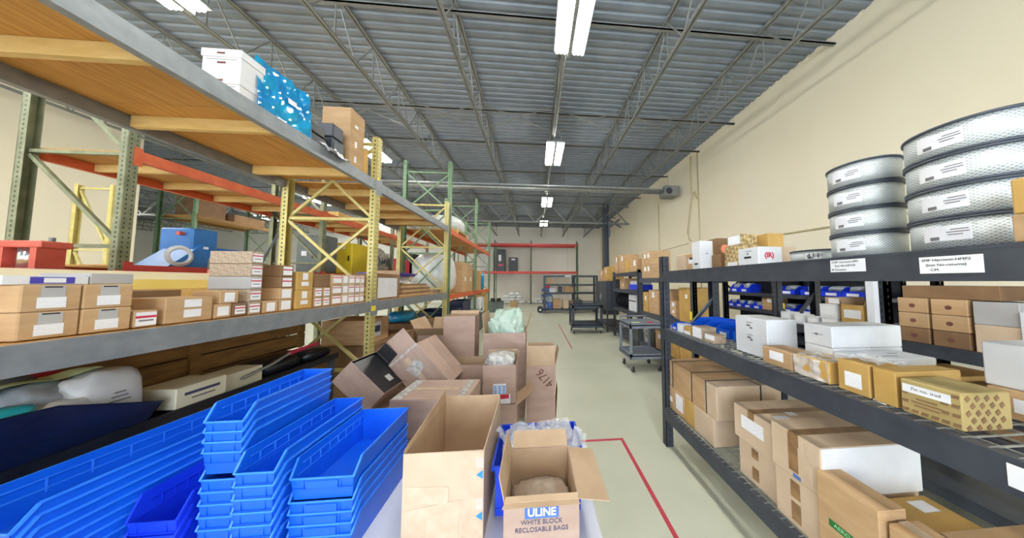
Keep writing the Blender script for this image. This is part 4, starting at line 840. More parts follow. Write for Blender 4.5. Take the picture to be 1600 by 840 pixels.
# ================================================================ LEFT RACK, LOWER DECK (top 1.51)
Z5 = 1.514; G7 = 'boxes on the near left rack deck'
XA = -2.035
def lab2(t=0): return [('x+', 0, .74, .055, .05, 'grey_card'), ('x+', -.01, .33, .065, .045, 'print'), ('x+', 0, .92, .04, .006, 'ink')]
for ci, (ya, yb) in enumerate(((1.165, 1.30), (1.305, 1.445))):
    for k in range(2):
        carton('carton', f'{["lower", "upper"][k]} tan box of the {["left", "right"][ci]} pair with two pasted labels, far left of the deck', (-2.28, XA), (ya, yb), (Z5 + k * .112, Z5 + k * .112 + .111), 'kraft', st=lab2(), group=G7)
carton('carton', 'flat white box with purple print on the left tan pair', (-2.27, -2.06), (1.14, 1.33), (1.738, 1.775), 'white_card', st=[('x+', .05, .5, .1, .028, 'purple'), ('x+', .07, .5, .05, .02, 'paper')], group=G7)
carton('carton', 'flat pale grey box on the right tan pair', (-2.27, -2.06), (1.335, 1.46), (1.738, 1.79), 'grey_card', group=G7)
carton('carton', 'small red-banded white label box right of the tan pairs', (-2.2, XA), (1.455, 1.535), (Z5, 1.60), 'kraft', st=[('x+', 0, .5, .07, .07, 'paper'), ('x+', 0, .62, .07, .012, 'ink_red'), ('x+', 0, .4, .05, .008, 'ink_grey')], group=G7)
carton('carton', 'larger plain brown box with two white labels and worn edges', (-2.24, XA), (1.56, 1.765), (Z5, 1.66), 'kraft', st=[('x+', .05, .75, .075, .045, 'paper'), ('x+', .05, .35, .075, .045, 'paper')], group=G7)
carton('carton', 'brown box open-topped behind the larger plain brown box', (-2.5, -2.26), (1.5, 1.8), (Z5, 1.70), 'kraft_dark', group=G7)
RL = lambda w=.06, h=.05: [('x+', 0, .5, w, h, 'paper'), ('x+', 0, .66, w, .009, 'ink_red'), ('x+', 0, .4, w * .7, .006, 'ink_grey')]
for k in range(5):
    carton('carton', f'long grey-brown patterned box, {ORD[k] if k < 4 else "topmost"} of the tallest label stack', (-2.31, XA), (1.965, 2.045), (Z5 + k * .0915, Z5 + k * .0915 + .09), 'grey_card' if k == 2 else 'grey_pattern', st=RL(.065, .06), group=G7)
carton('carton', 'tan box with a white label at the foot of the tallest label stack, left one', (-2.2, XA), (1.775, 1.865), (Z5, 1.605), 'kraft', st=[('x+', 0, .5, .06, .06, 'paper')], group=G7)
carton('carton', 'tan box with a white label atop the left one by the tallest label stack', (-2.2, XA), (1.80, 1.90), (1.606, 1.69), 'kraft', st=[('x+', 0, .5, .055, .06, 'print')], group=G7)
carton('carton', 'red-banded label box between the left tan box and the tallest label stack', (-2.2, XA), (1.87, 1.958), (Z5, 1.60), 'kraft_dark', st=RL(.06, .055), group=G7)
for k in range(4):
    carton('carton', f'brown box with white end label, {ORD[k] if k < 3 else "topmost"} of the second label stack', (-2.22, XA), (2.18, 2.285), (Z5 + k * .093, Z5 + k * .093 + .092), 'kraft_dark' if k > 1 else 'kraft', st=[('x+', 0, .5, .075, .07, 'print')] + ([('x+', 0, .6, .075, .01, 'ink_red')] if k > 1 else []), group=G7)
carton('carton', 'tan box with a grey label left of the second label stack', (-2.2, XA), (2.06, 2.17), (Z5, 1.60), 'kraft', st=[('x+', .01, .5, .06, .065, 'print')], group=G7)
for k in range(2):
    carton('carton', f'{["lower", "upper"][k]} golden square box with a small centre tag', (-2.25, XA), (2.315, 2.475), (Z5 + k * .162, Z5 + k * .162 + .161), 'kraft_gold', st=[('x+', 0, .75, .05, .06, 'print'), ('x+', 0, .35, .07, .035, 'paper')], group=G7)
for ci, (ya, yb) in enumerate(((2.495, 2.58), (2.59, 2.675))):
    for k in range(2): carton('carton', f'{["lower", "upper"][k]} {["left", "right"][ci]} little box of four with red-banded labels', (-2.2, XA), (ya, yb), (Z5 + k * .092, Z5 + k * .092 + .091), 'kraft', st=RL(.065, .07), group=G7)
carton('carton', 'plain brown box set on the four little red-banded boxes', (-2.3, -2.05), (2.50, 2.685), (1.70, 1.825), 'kraft_dark', group=G7)
for ci, (ya, yb) in enumerate(((2.69, 2.825), (2.83, 2.91), (2.915, 3.01), (3.015, 3.09), (3.095, 3.17))):
    for k in range(3): carton('carton', f'{["bottom", "middle", "top"][k]} pale label box in the {["first", "second", "third", "fourth", "fifth"][ci]} column before the yellow post', (-2.2, XA), (ya, yb), (Z5 + k * .104, Z5 + k * .104 + .103), ['kraft', 'kraft_pale', 'kraft_pale', 'kraft_pink', 'kraft_pale'][ci], st=[('x+', 0, .5, (yb - ya) * .8, .07, 'print')] + ([('x+', 0, .7, (yb - ya) * .8, .009, 'ink_red')] if ci != 1 else []), group='pale label boxes in columns')
# long boards lying at the rear of the deck
tag(MB().box(-2.95, -2.62, .75, 3.0, 1.514, 1.70).build('board_stack', 'pine'), 'lower pale timber board pack at the rear of the left deck', 'board', 'board packs at the rear of the deck')
tag(MB().box(-2.95, -2.64, .75, 3.0, 1.701, 1.765).build('board_stack', 'yellow_board'), 'yellow board pack on the pale timber at the rear of the deck', 'board', 'board packs at the rear of the deck')
tag(MB().box(-2.95, -2.66, .75, 3.0, 1.766, 1.82).build('board_stack', 'cream_board'), 'cream board pack uppermost at the rear of the left deck', 'board', 'board packs at the rear of the deck')
# second bay of the deck
ow = open_carton('open_carton', 'open brown carton with a white insert beside the yellow post', (-2.45, -2.06), (3.45, 4.0), (Z5, 1.86), 'kraft_dark', flaps=[('y+', .06, 85)], floor_at=.25); MB().box(.196, .1985, -.26, .2, .02, .29).build('white_insert', 'white_card', ow)
for k in range(6): carton('flat_carton', f'flattened brown carton, {ORD[k] if k < 5 else "topmost"} of the leaning flat pile on the second bay', (-2.9 + .02 * k, -2.08 - .015 * k), (4.1 + .03 * k, 5.3 - .02 * k), (Z5 + k * .034, Z5 + k * .034 + .03), 'kraft_dark' if k % 2 else 'kraft', rz=(k % 3 - 1) * 1.5, group='flattened cartons', cat='cardboard')
carton('carton', 'white box pair under the purple tray on the second bay', (-2.9, -2.5), (4.6, 5.2), (1.73, 1.85), 'white_card', group='second bay boxes')
tote('shallow purple tray resting on white box, second bay of the left rack', (-2.95, -2.42), (4.45, 5.3), (1.853, 1.91), 'purple', .01, .02)

# ================================================================ LEFT RACK, TOP DECK (3.0)
Z6 = 3.004; G8 = 'things on the top deck of the left rack'
for k in range(2):
    bx = thing('storage_box', f'{["lower", "upper"][k]} white lidded storage box with hand holes on the rack top', 'box', (-2.225, 1.95, Z6 + k * .2), 0, G8)
    MB().cbox(-.125, .125, -.075, .075, 0, .195, .003).build('box_body', 'white_card', bx); MB().cbox(-.131, .131, -.081, .081, .14, .199, .003).build('lid', 'white_card', bx)
    decal(bx, 'hand_hole', 'y-', (.25, .15, .2), 0, .5, .055, .014, 'ink_brown'); decal(bx, 'hand_hole', 'y-', (.262, .162, .2), 0, .83, .05, .013, 'ink_brown')
    MB().box(-.1, .1, -.0758, -.0752, .122, .126).build('fold_line', 'ink_grey', bx)
bb = thing('blue_wrapped_board', 'tall blue board wrapped in shiny film leaning on the rack top', 'board', (-2.09, 2.19, Z6), 0, G8, rot=(0, R(-6), R(-3)))
o = ob('blue_core', MB().cbox(-.02, .02, -.20, .20, .01, .45, .006).mesh('core'), 'film_blue', bb); sheet('film_wrap', .43, .46, 'film_blue', bb, (.03, 0, .235), (R(90), 0, R(90)), .012, 13, 20, 5)
sheet('film_wrap', .43, .46, 'film_blue', bb, (-.03, 0, .235), (R(90), 0, R(90)), .012, 13, 20, 7); MB().box(.047, .049, .0, .07, .24, .285).build('label_sticker', 'paper', bb)
def printer(label, x, y, z, X, Y, Z, m='black_plastic'):
    t = thing('office_machine', label, 'machine', (x, y, z), 0, G8); MB().cbox(-X / 2, X / 2, -Y / 2, Y / 2, 0, Z * .6, .012).build('base_body', m, t); MB().cbox(-X / 2 + .01, X / 2 - .005, -Y / 2 + .01, Y / 2 - .01, Z * .62, Z, .012).build('top_cover', m, t)
    MB().box(X / 2 - .002, X / 2 + .003, -Y * .4, Y * .4, Z * .2, Z * .45).build('paper_tray', 'charcoal', t); MB().box(-X * .3, X * .3, -Y / 2 - .002, -Y / 2 + .002, Z * .25, Z * .5).build('paper_slot', 'charcoal', t); return t
printer('low black office machine behind the rag on the rack top', -2.24, 2.51, Z6, .30, .20, .26)
printer('taller black office machine with grey slots before the tall carton', -2.17, 2.745, Z6, .18, .16, .39, 'black_steel')
tag(sheet('rag', .14, .3, 'bag_white', None, (-1.965, 2.55, Z6 + .012), (0, R(25), R(4)), .02, 20, 12), 'crumpled white rag draped over the grey beam edge', 'rag', G8)
carton('carton', 'tall golden carton with white tags on the rack top', (-2.36, -2.06), (2.87, 3.10), (Z6, 3.70), 'kraft', seam='x', st=[('x+', -.1, .75, .05, .03, 'paper'), ('x+', -.1, .45, .03, .07, 'paper'), ('x+', -.1, .2, .03, .07, 'paper')], group=G8)
carton('carton', 'lower golden carton beside the tall one next to the yellow post', (-2.3, -2.06), (3.105, 3.185), (Z6, 3.36), 'kraft_gold', group=G8)

# ================================================================ UNDER THE LEFT RACK
ls = thing('low_shelf', 'low dark shelf under the near left rack holding totes and papers', 'shelf', (0, 0, 0))
MB().box(-2.60, -2.25, .62, 3.1, .895, .92).build('shelf_board', 'black_steel', ls); MB().box(-2.25, -2.238, .62, 3.1, .885, .945).build('front_lip', 'black_plastic', ls)
for x in (-2.58, -2.27):
    for y in (.66, 1.9, 3.05): MB().box(x - .018, x + .018, y - .018, y + .018, 0, .895).build('leg', 'black_steel', ls)
# long black hopper tote
ht = thing('plastic_tote', 'long navy-black tote with a sloped front holding bagged parts', 'tote', (-2.425, 1.25, .923)); b = MB(); t = .005
for x, s in ((-.16, 1), (.17, -1)):
    A = [(x, -.55, 0), (x, .44, 0), (x, .50, .10), (x, .16, .235), (x, -.55, .275)]; b.loft(A, [(x + s * t, p[1], p[2]) for p in A])
b.box(-.16, .17, -.55, .44, 0, t).box(-.16, .17, -.55, -.545, 0, .275).loft([(-.16, .44, 0), (.17, .44, 0), (.17, .50, .10), (-.16, .50, .10)], [(-.16, .435, 0), (.17, .435, 0), (.17, .495, .10), (-.16, .495, .10)])
b.build('tote_body', 'navy_plastic', ht)
rm = MB()
for x in (-.16, .17): rm.tube([(x, -.55, .275), (x, .16, .235), (x, .50, .10)], .006, 6)
rm.tube([(-.16, .50, .10), (.17, .50, .10)], .006, 6).bar((.173, -.5, .16), (.173, .44, .06), .006, .008).bar((.173, .05, .15), (.173, .12, .21), .006, .008).bar((.173, -.5, .02), (.173, .44, .006), .006, .008)
rm.build('rim', 'navy_plastic', ht)
GB = 'bags in the long black tote'
bag('plastic_bag', 'teal plastic bag at the left picture edge in the black tote', (-2.33, 1.30, 1.03), (.14, .16, .17), 'bag_teal', 1, .2, 3, group=GB)
bag('plastic_bag', 'grey plastic bag next to the teal one in the black tote', (-2.42, 1.45, 1.0), (.16, .2, .25), 'bag_grey', 2, .25, 3, group=GB)
bag('plastic_bag', 'dark grey bundle behind the teal bag in the black tote', (-2.50, 1.34, 1.08), (.12, .3, .23), 'machine_grey', 8, .2, 3, group=GB)
mb_ = bag('plastic_bag', 'white printed mail bag standing at the far end of the black tote', (-2.37, 1.60, .96), (.15, .26, .31), 'bag_white', 3, .16, 2.2, group=GB, rz=4)
for i_, v_ in enumerate((.5, .58, .66)): decal(mb_, 'printed_mark', 'x+', (.17, 1, .28), .0, v_, .08 - .02 * i_, .006, 'ink_grey', off=.006)
bag('plastic_bag', 'pale sheet-like bag in front of the white mail bag', (-2.33, 1.46, 1.0), (.11, .18, .17), 'bag_white', 31, .25, 3, group=GB)
tag(sheet('paper_sheet', .10, .34, 'bag_lime', None, (-2.44, 1.44, 1.27), (R(4), R(0), R(-10)), .010, 9, 12, 6), 'pale lime strip of paper across the tote bags', 'paper', GB)
carton('carton', 'low red case at the back under the rack beam', (-2.63, -2.55), (1.35, 1.6), (.923, 1.27), 'bright_red', cat='case')
carton('carton', 'cream box with a dark green stripe and lettering on the low shelf', (-2.50, -2.245), (1.80, 2.06), (.946, 1.075), 'cream_board', st=[('x+', 0, .62, .18, .018, 'ink_navy'), ('x+', .02, .35, .12, .008, 'ink_grey')])
carton('carton', 'flat pale box beyond the cream box on the low shelf', (-2.5, -2.30), (2.07, 2.36), (.921, 1.05), 'cream_board')
def shell(label, loc, dims, seed, m='black_plastic', rz=0, cat='cover'):
    t = thing('plastic_cover', label, cat, loc, rz); ob('cover_shell', blob_mesh(*dims, seed, .08, 1.6, 3), m, t, smooth=True); MB().tube([(dims[0] / 2 * math.cos(a) * .98, dims[1] / 2 * math.sin(a) * .98, dims[2] * .45) for a in [R(15 * i) for i in range(25)]], .008, 6).build('rim', 'navy_plastic', t); return t
shell('black moulded plastic cover on the low shelf, nearer one', (-2.43, 2.56, .921), (.3, .36, .13), 3)
shell('black moulded plastic cover on the low shelf, farther one', (-2.43, 2.92, .921), (.32, .34, .12), 5)
rd_ = thing('pry_bar', 'grey rod with a pink grip lying over the black covers', 'tool', (0, 0, 0)); MB().tube([(-2.27, 2.18, 1.0), (-2.28, 2.4, 1.03), (-2.33, 2.62, 1.07)], .013, 8).build('rod', 'galvanized', rd_); MB().tube([(-2.33, 2.62, 1.07), (-2.38, 2.98, 1.075)], .018, 10).build('grip', 'pink_grip', rd_)
# long timber crates behind
for lab, x0, z0, hh, m in (('lower', -2.95, .05, .95, 0), ('upper', -2.97, 1.02, .30, 1)):
    t = thing('timber_crate', f'{lab} long brown plank crate at the back under the left rack', 'crate', (0, 0, 0), 0, 'plank crates'); n = 5 if hh > .5 else 2
    for i in range(n):
        z = z0 + hh * i / n; MB().cbox(x0 + .3, x0 + .325, 1.28, 3.15, z + .006, z + hh / n - .006, .003).build('plank', 'old_timber', t); MB().cbox(x0 + .02, x0 + .045, 1.28, 3.15, z + .006, z + hh / n - .006, .003).build('plank', 'old_timber', t)
    for y in (1.34, 2.2, 3.08): MB().box(x0 + .325, x0 + .345, y - .03, y + .03, z0, z0 + hh).build('cleat', 'old_timber', t)
    MB().box(x0 + .02, x0 + .325, 1.28, 3.15, z0 - .0, z0 + .02).box(x0 + .045, x0 + .3, 1.29, 3.14, z0 + hh - .05, z0 + hh - .03).build('crate_floor', 'old_timber', t)
carton('carton', 'brown carton with a dark printed label behind the yellow cross brace', (-2.75, -2.2), (3.5, 4.0), (.92, 1.24), 'kraft', st=[('x+', -.05, .55, .17, .2, 'paper'), ('x+', -.05, .55, .14, .09, 'ink_navy')]); carton('carton', 'wide brown carton supporting the labelled one behind the yellow brace', (-2.85, -2.1), (3.45, 4.6), (0, .918), 'kraft_dark')
carton('carton', 'dark crate with blue bundle far under the second bay', (-2.9, -2.1), (4.7, 5.5), (0, 1.0), 'kraft_dark'); bag('plastic_bag', 'blue bundle on the dark crate under the second bay', (-2.5, 5.0, 1.0), (.4, .5, .2), 'film_blue', 4)
def bulk(label, xr, yr, zr, m='navy_plastic', group=None):
    t = tote(label, xr, yr, zr, m, .03, .02, group)
    X, Y, Z = xr[1] - xr[0], yr[1] - yr[0], zr[1] - zr[0]
    MB().box(-.05, .05, -Y / 2 - .004, -Y / 2 - .002, Z * .45, Z * .62).build('tag', 'paper', t) ; return t
bulk('big navy bulk tote with a white tag seen through the green brace', (-2.95, -2.08), (6.3, 7.3), (0, 1.02))
tote('black tote left of the white machine under the orange beam', (-2.45, -2.06), (7.4, 8.3), (.55, 1.2), 'navy_plastic', .02); carton('carton', 'crate under the black tote by the white machine', (-2.6, -2.0), (7.3, 8.4), (0, .548), 'kraft_dark')
mc = thing('white_machine', 'white and black machine with a round handle under the orange beam', 'machine', (-2.2, 9.4, 0)); MB().cbox(-.3, .25, -.35, .4, 0, .75, .03).build('machine_base', 'black_plastic', mc); MB().cbox(-.2, .28, -.3, .3, .75, 1.2, .05).build('machine_body', 'bag_white', mc); MB().lathe([(.16, -.02), (.2, 0), (.16, .02), (.13, 0)], 20).build('hand_wheel', 'white_card', mc, (.3, -.2, .85), (R(90), 0, R(75))); MB().tube([(-.2, -.2, 1.2), (0, -.1, 1.34), (.2, .1, 1.3)], .03, 8).build('handle', 'machine_grey', mc)

# ================================================================ GOODS ON THE FARTHER LEFT RACKS
wp = thing('wrapped_load', 'tall rounded load shrouded in white film behind the yellow rack', 'load', (-2.55, 6.6, 1.454)); ob('film_shroud', blob_mesh(.85, 1.1, 1.0, 6, .1, 1.3, 3), 'bag_white', wp, smooth=True)
for i, (y0, y1, h) in enumerate(((7.25, 7.85, .86), (7.9, 8.45, .84))):
    carton('carton', f'{["nearer", "farther"][i]} tall tan carton on the orange-beam shelf', (-2.75, -2.05), (y0, y1), (1.454, 1.454 + h), 'kraft', seam='x', st=[('x+', 0, .45, .1, .12, 'paper')], group='cartons on the orange-beam shelf')
for i, (y0, y1, h, m_) in enumerate(((8.65, 8.95, .72, 'kraft_gold'), (9.0, 9.35, .66, 'kraft'), (9.4, 9.75, .70, 'kraft_gold'))): carton('carton', f'{["first", "second", "third"][i]} narrow tan carton past the middle green post', (-2.6, -2.06), (y0, y1), (1.454, 1.454 + h), m_, group='cartons on the orange-beam shelf')
bd = thing('blue_stack', 'pale blue wrapped drum stack on the orange-beam shelf', 'drum', (-2.25, 10.2, 1.454)); MB().lathe([(.0, 0), (.2, 0), (.21, .3), (.2, .62), (.0, .62)], 20, closed=False).build('drum_body', 'film_blue', bd, smooth=True); MB().lathe([(0, .62), (.21, .62), (.21, .68), (0, .68)], 20, closed=False).build('drum_lid', 'bag_grey', bd)
pl = thing('wrapped_load', 'white film-wrapped pallet load on the upper orange beams', 'load', (-2.4, 7.0, 2.984)); ob('film_shroud', blob_mesh(.8, 1.1, .42, 9, .05, 1.5, 3), 'bag_white', pl, (0, 0, .1)); MB().box(-.42, .42, -.55, .55, .08, .1).box(-.42, .42, -.52, -.42, 0, .08).box(-.42, .42, .42, .52, 0, .08).build('pallet_base', 'pine', pl)
carton('carton', 'golden crate low on the floor behind the last green post', (-3.0, -2.3), (11.6, 12.4), (0, 1.3), 'kraft_gold')
# second row: press, blue machine, cabinets
pr = thing('hydraulic_press', 'red hydraulic press head with a silver cylinder at the left edge', 'press', (-4.48, 2.60, 0)); MB().cbox(-.18, .18, -.08, .08, 2.05, 2.11, .006).build('top_flange', 'red_paint', pr); MB().cyl((-.02, 0, 1.87), (-.02, 0, 2.05), .055, 20).build('cylinder', 'chrome', pr, smooth=True)
MB().box(.09, .14, -.07, .07, 1.87, 2.05).build('side_post', 'red_paint', pr); MB().box(-.16, -.11, -.07, .07, 1.87, 2.05).build('side_post', 'red_paint', pr); MB().cbox(-.18, .18, -.09, .09, 1.842, 1.872, .004).build('press_bed', 'red_paint', pr); MB().cyl((.1, .02, 2.11), (.1, .02, 2.15), .016, 10).build('bolt', 'machine_grey', pr)
bm = thing('blue_machine', 'blue cast machine with a sloping guard on the second-row shelf', 'machine', (-4.66, 3.7, 1.935)); MB().cbox(-.18, .20, -.10, .18, 0, .52, .02).build('machine_body', 'machine_blue', bm); MB().loft([(.26, -.34, 0), (.26, .06, 0), (.26, .06, .30), (.26, -.04, .30)], [(-.12, -.34, 0), (-.12, .06, 0), (-.12, .06, .30), (-.12, -.04, .30)]).build('sloping_guard', 'machine_blue', bm)
MB().cbox(-.15, .2, .19, .55, 0, .29, .03).build('motor_housing', 'machine_blue', bm); MB().lathe([(.1, -.015), (.13, 0), (.1, .015), (.08, 0)], 20).build('hand_wheel', 'white_card', bm, (.28, -.26, .135), (0, R(90), 0)); MB().box(.262, .265, -.03, .02, .25, .28).build('label_sticker', 'paper', bm); MB().cyl((.1, -.10, .44), (.1, -.15, .44), .025, 10).build('knob', 'red_paint', bm)
bt = thing('black_bottle', 'small dark bottle with a red base in front of the blue machine', 'bottle', (-2.8, 2.42, 1.823)); MB().lathe([(0, .03), (.035, .03), (.035, .12), (.02, .15), (0, .15)], 16, closed=False).build('bottle_body', 'black_plastic', bt); MB().lathe([(0, 0), (.036, 0), (.036, .03), (0, .03)], 16, closed=False).build('base_ring', 'red_paint', bt)
tag(MB().tube([(-4.72, 4.66, 1.95), (-4.74, 4.85, 2.35), (-4.78, 5.15, 2.9)], .02, 8).build('pole', 'machine_grey'), 'slanted grey pole leaning behind the label stacks', 'pole'); 
cb = thing('electrical_cabinet', 'dark grey cabinet with a small white tag on the second-row shelf', 'cabinet', (-4.6, 5.75, 1.935)); MB().cbox(-.3, .25, -.22, .1, 0, .78, .01).build('cabinet_body', 'machine_grey', cb); MB().box(.25, .256, -.2, .09, .03, .75).build('door', 'machine_grey', cb); MB().box(-.2, -.1, -.226, -.222, .35, .45).build('label_sticker', 'paper', cb); MB().box(.0, .04, -.228, -.222, .3, .4).build('handle', 'black_plastic', cb)
yc = thing('electrical_cabinet', 'bright yellow cabinet with a pale label next to the dark grey one', 'cabinet', (-4.55, 6.45, 1.935)); MB().cbox(-.35, .3, -.3, .3, 0, .72, .015).build('cabinet_body', 'yellow_cab', yc); MB().box(-.32, .27, -.306, -.3, .03, .69).build('door', 'yellow_cab', yc); MB().box(-.15, .15, -.309, -.306, .58, .66).build('label_sticker', 'paper', yc); MB().box(.22, .25, -.315, -.306, .3, .42).build('handle', 'black_plastic', yc)
en = thing('engine_block', 'pale grey engine-like machine beside the yellow cabinet', 'machine', (-4.5, 7.35, 1.935)); ob('engine_body', blob_mesh(.6, .7, .72, 12, .25, 4, 3), 'pale_machine', en)
for i in range(5): MB().tube([(.2, -.3 + .12 * i, .1 + .1 * (i % 3)), (.34, -.28 + .12 * i, .35), (.2, -.25 + .12 * i, .6)], .03, 8).build('pipe', 'machine_grey', en)
carton('carton', 'red case seen through the rack by the yellow post', (-4.8, -4.33), (8.4, 9.0), (1.935, 2.5), 'bright_red', cat='case'); carton('carton', 'tall black case seen past the red case', (-4.8, -4.33), (9.2, 9.7), (1.935, 2.75), 'black_plastic', cat='case', st=[('x+', 0, .55, .1, .2, 'paper')])
carton('carton', 'yellow timber bundle on the upper orange beams', (-5.1, -4.4), (5.9, 6.9), (3.164, 3.32), 'pine', cat='timber'); carton('carton', 'white box row on the upper orange beams', (-5.0, -4.4), (8.2, 9.4), (3.164, 3.55), 'white_card'); carton('carton', 'grey box on the lower shelf of the second row behind label stacks', (-5.0, -4.5), (4.3, 4.6), (1.935, 2.05), 'kraft_dark')

# ================================================================ CARTS AND FAR GOODS
def caster(t, x, y, r=.06, m='rubber'):
    MB().lathe([(r, -.015), (r, .015), (r * .3, .015), (r * .3, -.015)], 18).build('wheel', m, t, (x, y, r), (0, R(90), 0)); MB().box(x - .022, x + .022, y - .02, y + .02, r * 1.1, r * 2.1).build('caster_fork', 'galvanized', t)
def utility_cart(label, x, y, X, Y, top, low, m, lip=.07, group='utility carts', rz=0, pw=.05):
    t = thing('utility_cart', label, 'cart', (x, y, 0), rz, group)
    for z, nm in ((top, 'upper_tray'), (low, 'lower_tray')):
        b = MB().box(-X / 2, X / 2, -Y / 2, Y / 2, z - .05, z - .03); e = .02
        b.box(-X / 2, -X / 2 + e, -Y / 2, Y / 2, z - lip - .03, z).box(X / 2 - e, X / 2, -Y / 2, Y / 2, z - lip - .03, z).box(-X / 2, X / 2, -Y / 2, -Y / 2 + e, z - lip - .03, z).box(-X / 2, X / 2, Y / 2 - e, Y / 2, z - lip - .03, z); b.build(nm, m, t)
    for sx in (-1, 1):
        for sy in (-1, 1):
            MB().cbox(sx * (X / 2 - pw / 2) - pw / 2, sx * (X / 2 - pw / 2) + pw / 2, sy * (Y / 2 - pw / 2) - pw / 2, sy * (Y / 2 - pw / 2) + pw / 2, low - .06, top - .05, .008).build('leg', m, t); caster(t, sx * (X / 2 - .07), sy * (Y / 2 - .07))
    MB().tube([(-X / 2 + .05, Y / 2, top - .01), (-X / 2 + .05, Y / 2 + .12, top + .04), (X / 2 - .05, Y / 2 + .12, top + .04), (X / 2 - .05, Y / 2, top - .01)], .018, 8).build('push_handle', m, t); return t
MATS['cart_grey'] = mat('cart_grey', '#6E7480', '#7C828E', .45, scale=12)
utility_cart('grey two-shelf utility cart at the end of the near right shelving', 2.17, 5.05, .68, .62, .945, .36, 'cart_grey', .07)
tag(MB().box(-.06, .06, -.04, .04, 0, .012).build('notebook', 'pink_grip', None, (2.35, 5.0, .917)), 'small pink pad lying on the grey cart', 'pad'); tag(MB().box(-.08, .08, -.05, .05, 0, .01).build('notebook', 'bag_lime', None, (2.05, 5.0, .917)), 'pale green slip lying on the grey cart', 'pad')
utility_cart('black two-shelf utility cart standing in the far aisle', 1.77, 8.75, 1.05, .75, .98, .34, 'black_steel', .10, pw=.08)
ft = thing('toolbox', 'low black toolbox on the far black cart', 'toolbox', (1.5, 8.75, .955)); MB().cbox(-.15, .15, -.1, .1, 0, .16, .01).build('box_body', 'black_plastic', ft); MB().tube([(-.08, 0, .16), (-.08, 0, .21), (.08, 0, .21), (.08, 0, .16)], .012, 6).build('handle', 'black_plastic', ft)
# big mobile black rack at the far end
mr = thing('mobile_rack', 'large black mobile rack on wheels near the back wall', 'rack', (2.05, 14.5, 0))
for x in (-1.5, .2, 1.5):
    for y in (-.35, .35): MB().box(x - .05, x + .05, y - .05, y + .05, .1, 2.12).build('post', 'black_steel', mr)
for z in (.22, 1.15, 1.62, 2.12): MB().box(-1.5, 1.5, -.4, .4, z - .1, z).build('shelf_board', 'black_steel', mr)
for x in (-1.75, 1.4):
    for y in (-.3, .3): MB().lathe([(.17, -.04), (.17, .04), (.05, .04), (.05, -.04)], 20).build('wheel', 'rubber', mr, (x, y, .17), (0, R(90) if x > 0 else 0, 0) if x > 0 else (R(90), 0, 0))
MB().cyl((-1.75, -.33, .17), (-1.75, .33, .17), .05, 10).build('axle', 'chrome', mr); MB().bar((-1.75, 0, .17), (-1.45, 0, .17), .08).build('tow_arm', 'black_steel', mr); MB().box(-.35, .0, -.406, -.401, 2.03, 2.1).build('label_sticker', 'paper', mr)
GM = 'goods on the black mobile rack'
for i, (x, z, wd, h, m_) in enumerate(((1.25, .225, .45, .55, 'kraft'), (1.75, .225, .3, .5, 'kraft_pale'), (2.2, .225, .45, .45, 'kraft'), (1.95, 1.155, .55, .34, 'kraft'), (.85, 1.625, .35, .3, 'kraft'), (1.0, 1.155, .35, .25, 'white_card'), (1.45, 1.155, .22, .34, 'black_plastic'))):
    carton('carton', ['tan carton low on the mobile rack, left one', 'pale carton low on the mobile rack, middle one', 'tan carton low on the mobile rack, right one', 'tan carton at mid height on the mobile rack', 'tan carton on the upper level of the mobile rack', 'white box at mid height on the mobile rack', 'black bundle at mid height on the mobile rack'][i], (x - wd / 2, x + wd / 2), (14.25, 14.65), (z, z + h), m_, group=GM)
for i, (x, z) in enumerate(((.85, .225), (.85, .6))): tag(MB().lathe([(0, 0), (.17, 0), (.19, .33), (0, .33)], 18, closed=False).build('bucket', 'bag_grey' if i else 'ink_blue', None, (x, 14.4, z)), f'{["lower", "upper"][i]} round pail on the left of the mobile rack', 'bucket', GM)
carton('carton', 'golden carton on the dark rack right of the mobile rack', (3.75, 4.25), (13.3, 13.8), (1.26, 1.8), 'kraft_gold'); carton('carton', 'black tall cabinet block right of the mobile rack', (3.7, 4.5), (13.2, 14.0), (0, 1.258), 'black_plastic', cat='cabinet')
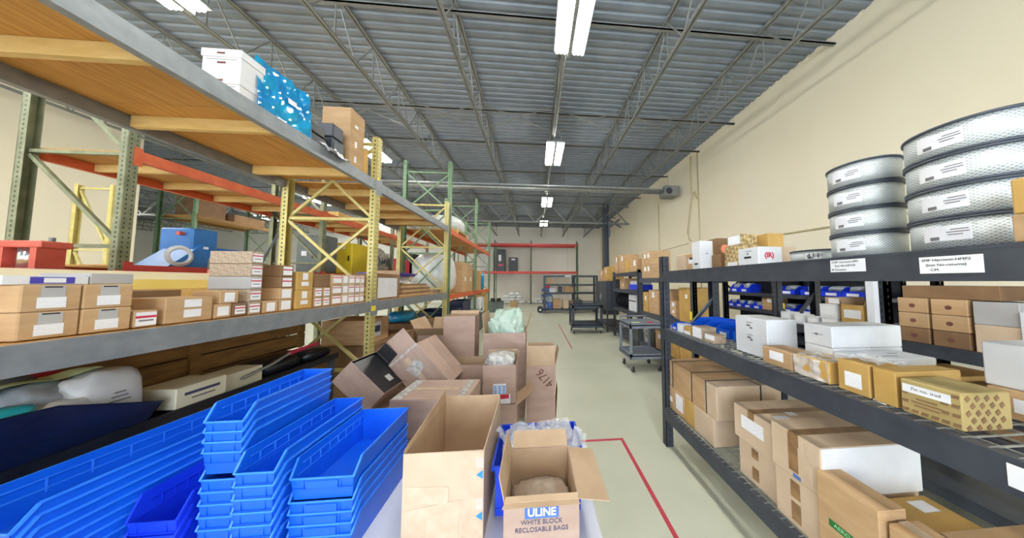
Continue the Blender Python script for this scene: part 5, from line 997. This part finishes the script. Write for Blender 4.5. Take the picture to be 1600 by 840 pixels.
# sacks, tote and stacks near the back wall
def SACK(lv, xs, x): return f'white sack, {["first", "second", "third", "fourth"][sorted(xs).index(x)]} from left, {["bottom", "second", "third", "top"][min(3, round(lv / .22))]} layer, {"small right" if xs[0] > -.9 else "main"} heap by back wall'
k = 0
for lv, xs in ((0, (-2.55, -2.05, -1.55, -1.05)), (.22, (-2.4, -1.85, -1.3)), (.44, (-2.3, -1.75, -1.25)), (.66, (-1.85, -1.4)), (0, (.0, .5, -.4)), (.2, (.25,))):
    for x in xs:
        k += 1; bag('sack', SACK(lv, xs, x), (x, 20.45, lv + (0.03 if lv == 0 else .02)), (.5, .6, .22), 'bag_white', k, .1, 2, cat='sack', group='white sacks by the back wall', sub=2)
bl = tote('blue-grey tote with dark goods standing before the back wall', (-2.7, -1.85), (14.6, 15.2), (0, .62), 'machine_grey', .03, .02); 
for i, x in enumerate((-2.45, -2.1)): tag(MB().cbox(-.12, .12, -.1, .1, 0, .3, .02).build('motor', 'black_plastic', None, (x, 14.9, .5)), f'{["left", "right"][i]} dark motor poking out of the blue-grey tote', 'motor')
carton('carton', 'small tan box on the floor before the white sacks', (-1.75, -1.25), (17.8, 18.2), (0, .42), 'kraft')
for i in range(5): bag('sack', f'blue-silver sack by the back wall, {ORD[i]} of its stack', (.95, 20.4, .02 + i * .24), (.95, .6, .25), 'film_silver' if i % 2 else 'ink_blue', 40 + i, .08, 2, cat='sack', group='blue-silver sacks', sub=2)
tag(MB().lathe([(0, 0), (.2, 0), (.22, .35), (0, .35)], 16, closed=False).build('bucket', 'bright_red', None, (1.0, 20.35, 1.23)), 'red pail resting on the blue-silver sacks', 'bucket')
GR = 'cases on the back wall rack'
c1_ = carton('carton', 'tall black case with red and white print on the back wall rack', (-3.07, -2.4), (20.1, 20.8), (2.585, 4.35), 'black_plastic', cat='case', st=[('y-', -.1, .6, .2, .5, 'paper'), ('y-', 0, .28, .4, .12, 'bright_red')], group=GR)
carton('carton', 'shorter black case on the back wall rack', (-2.1, -1.4), (20.1, 20.8), (2.585, 3.7), 'black_plastic', cat='case', st=[('y-', 0, .85, .3, .12, 'paper')], group=GR)
carton('carton', 'pale grey case at the left of the back wall rack', (-4.3, -3.3), (20.1, 20.8), (2.585, 4.2), 'grey_card', cat='case', group=GR)
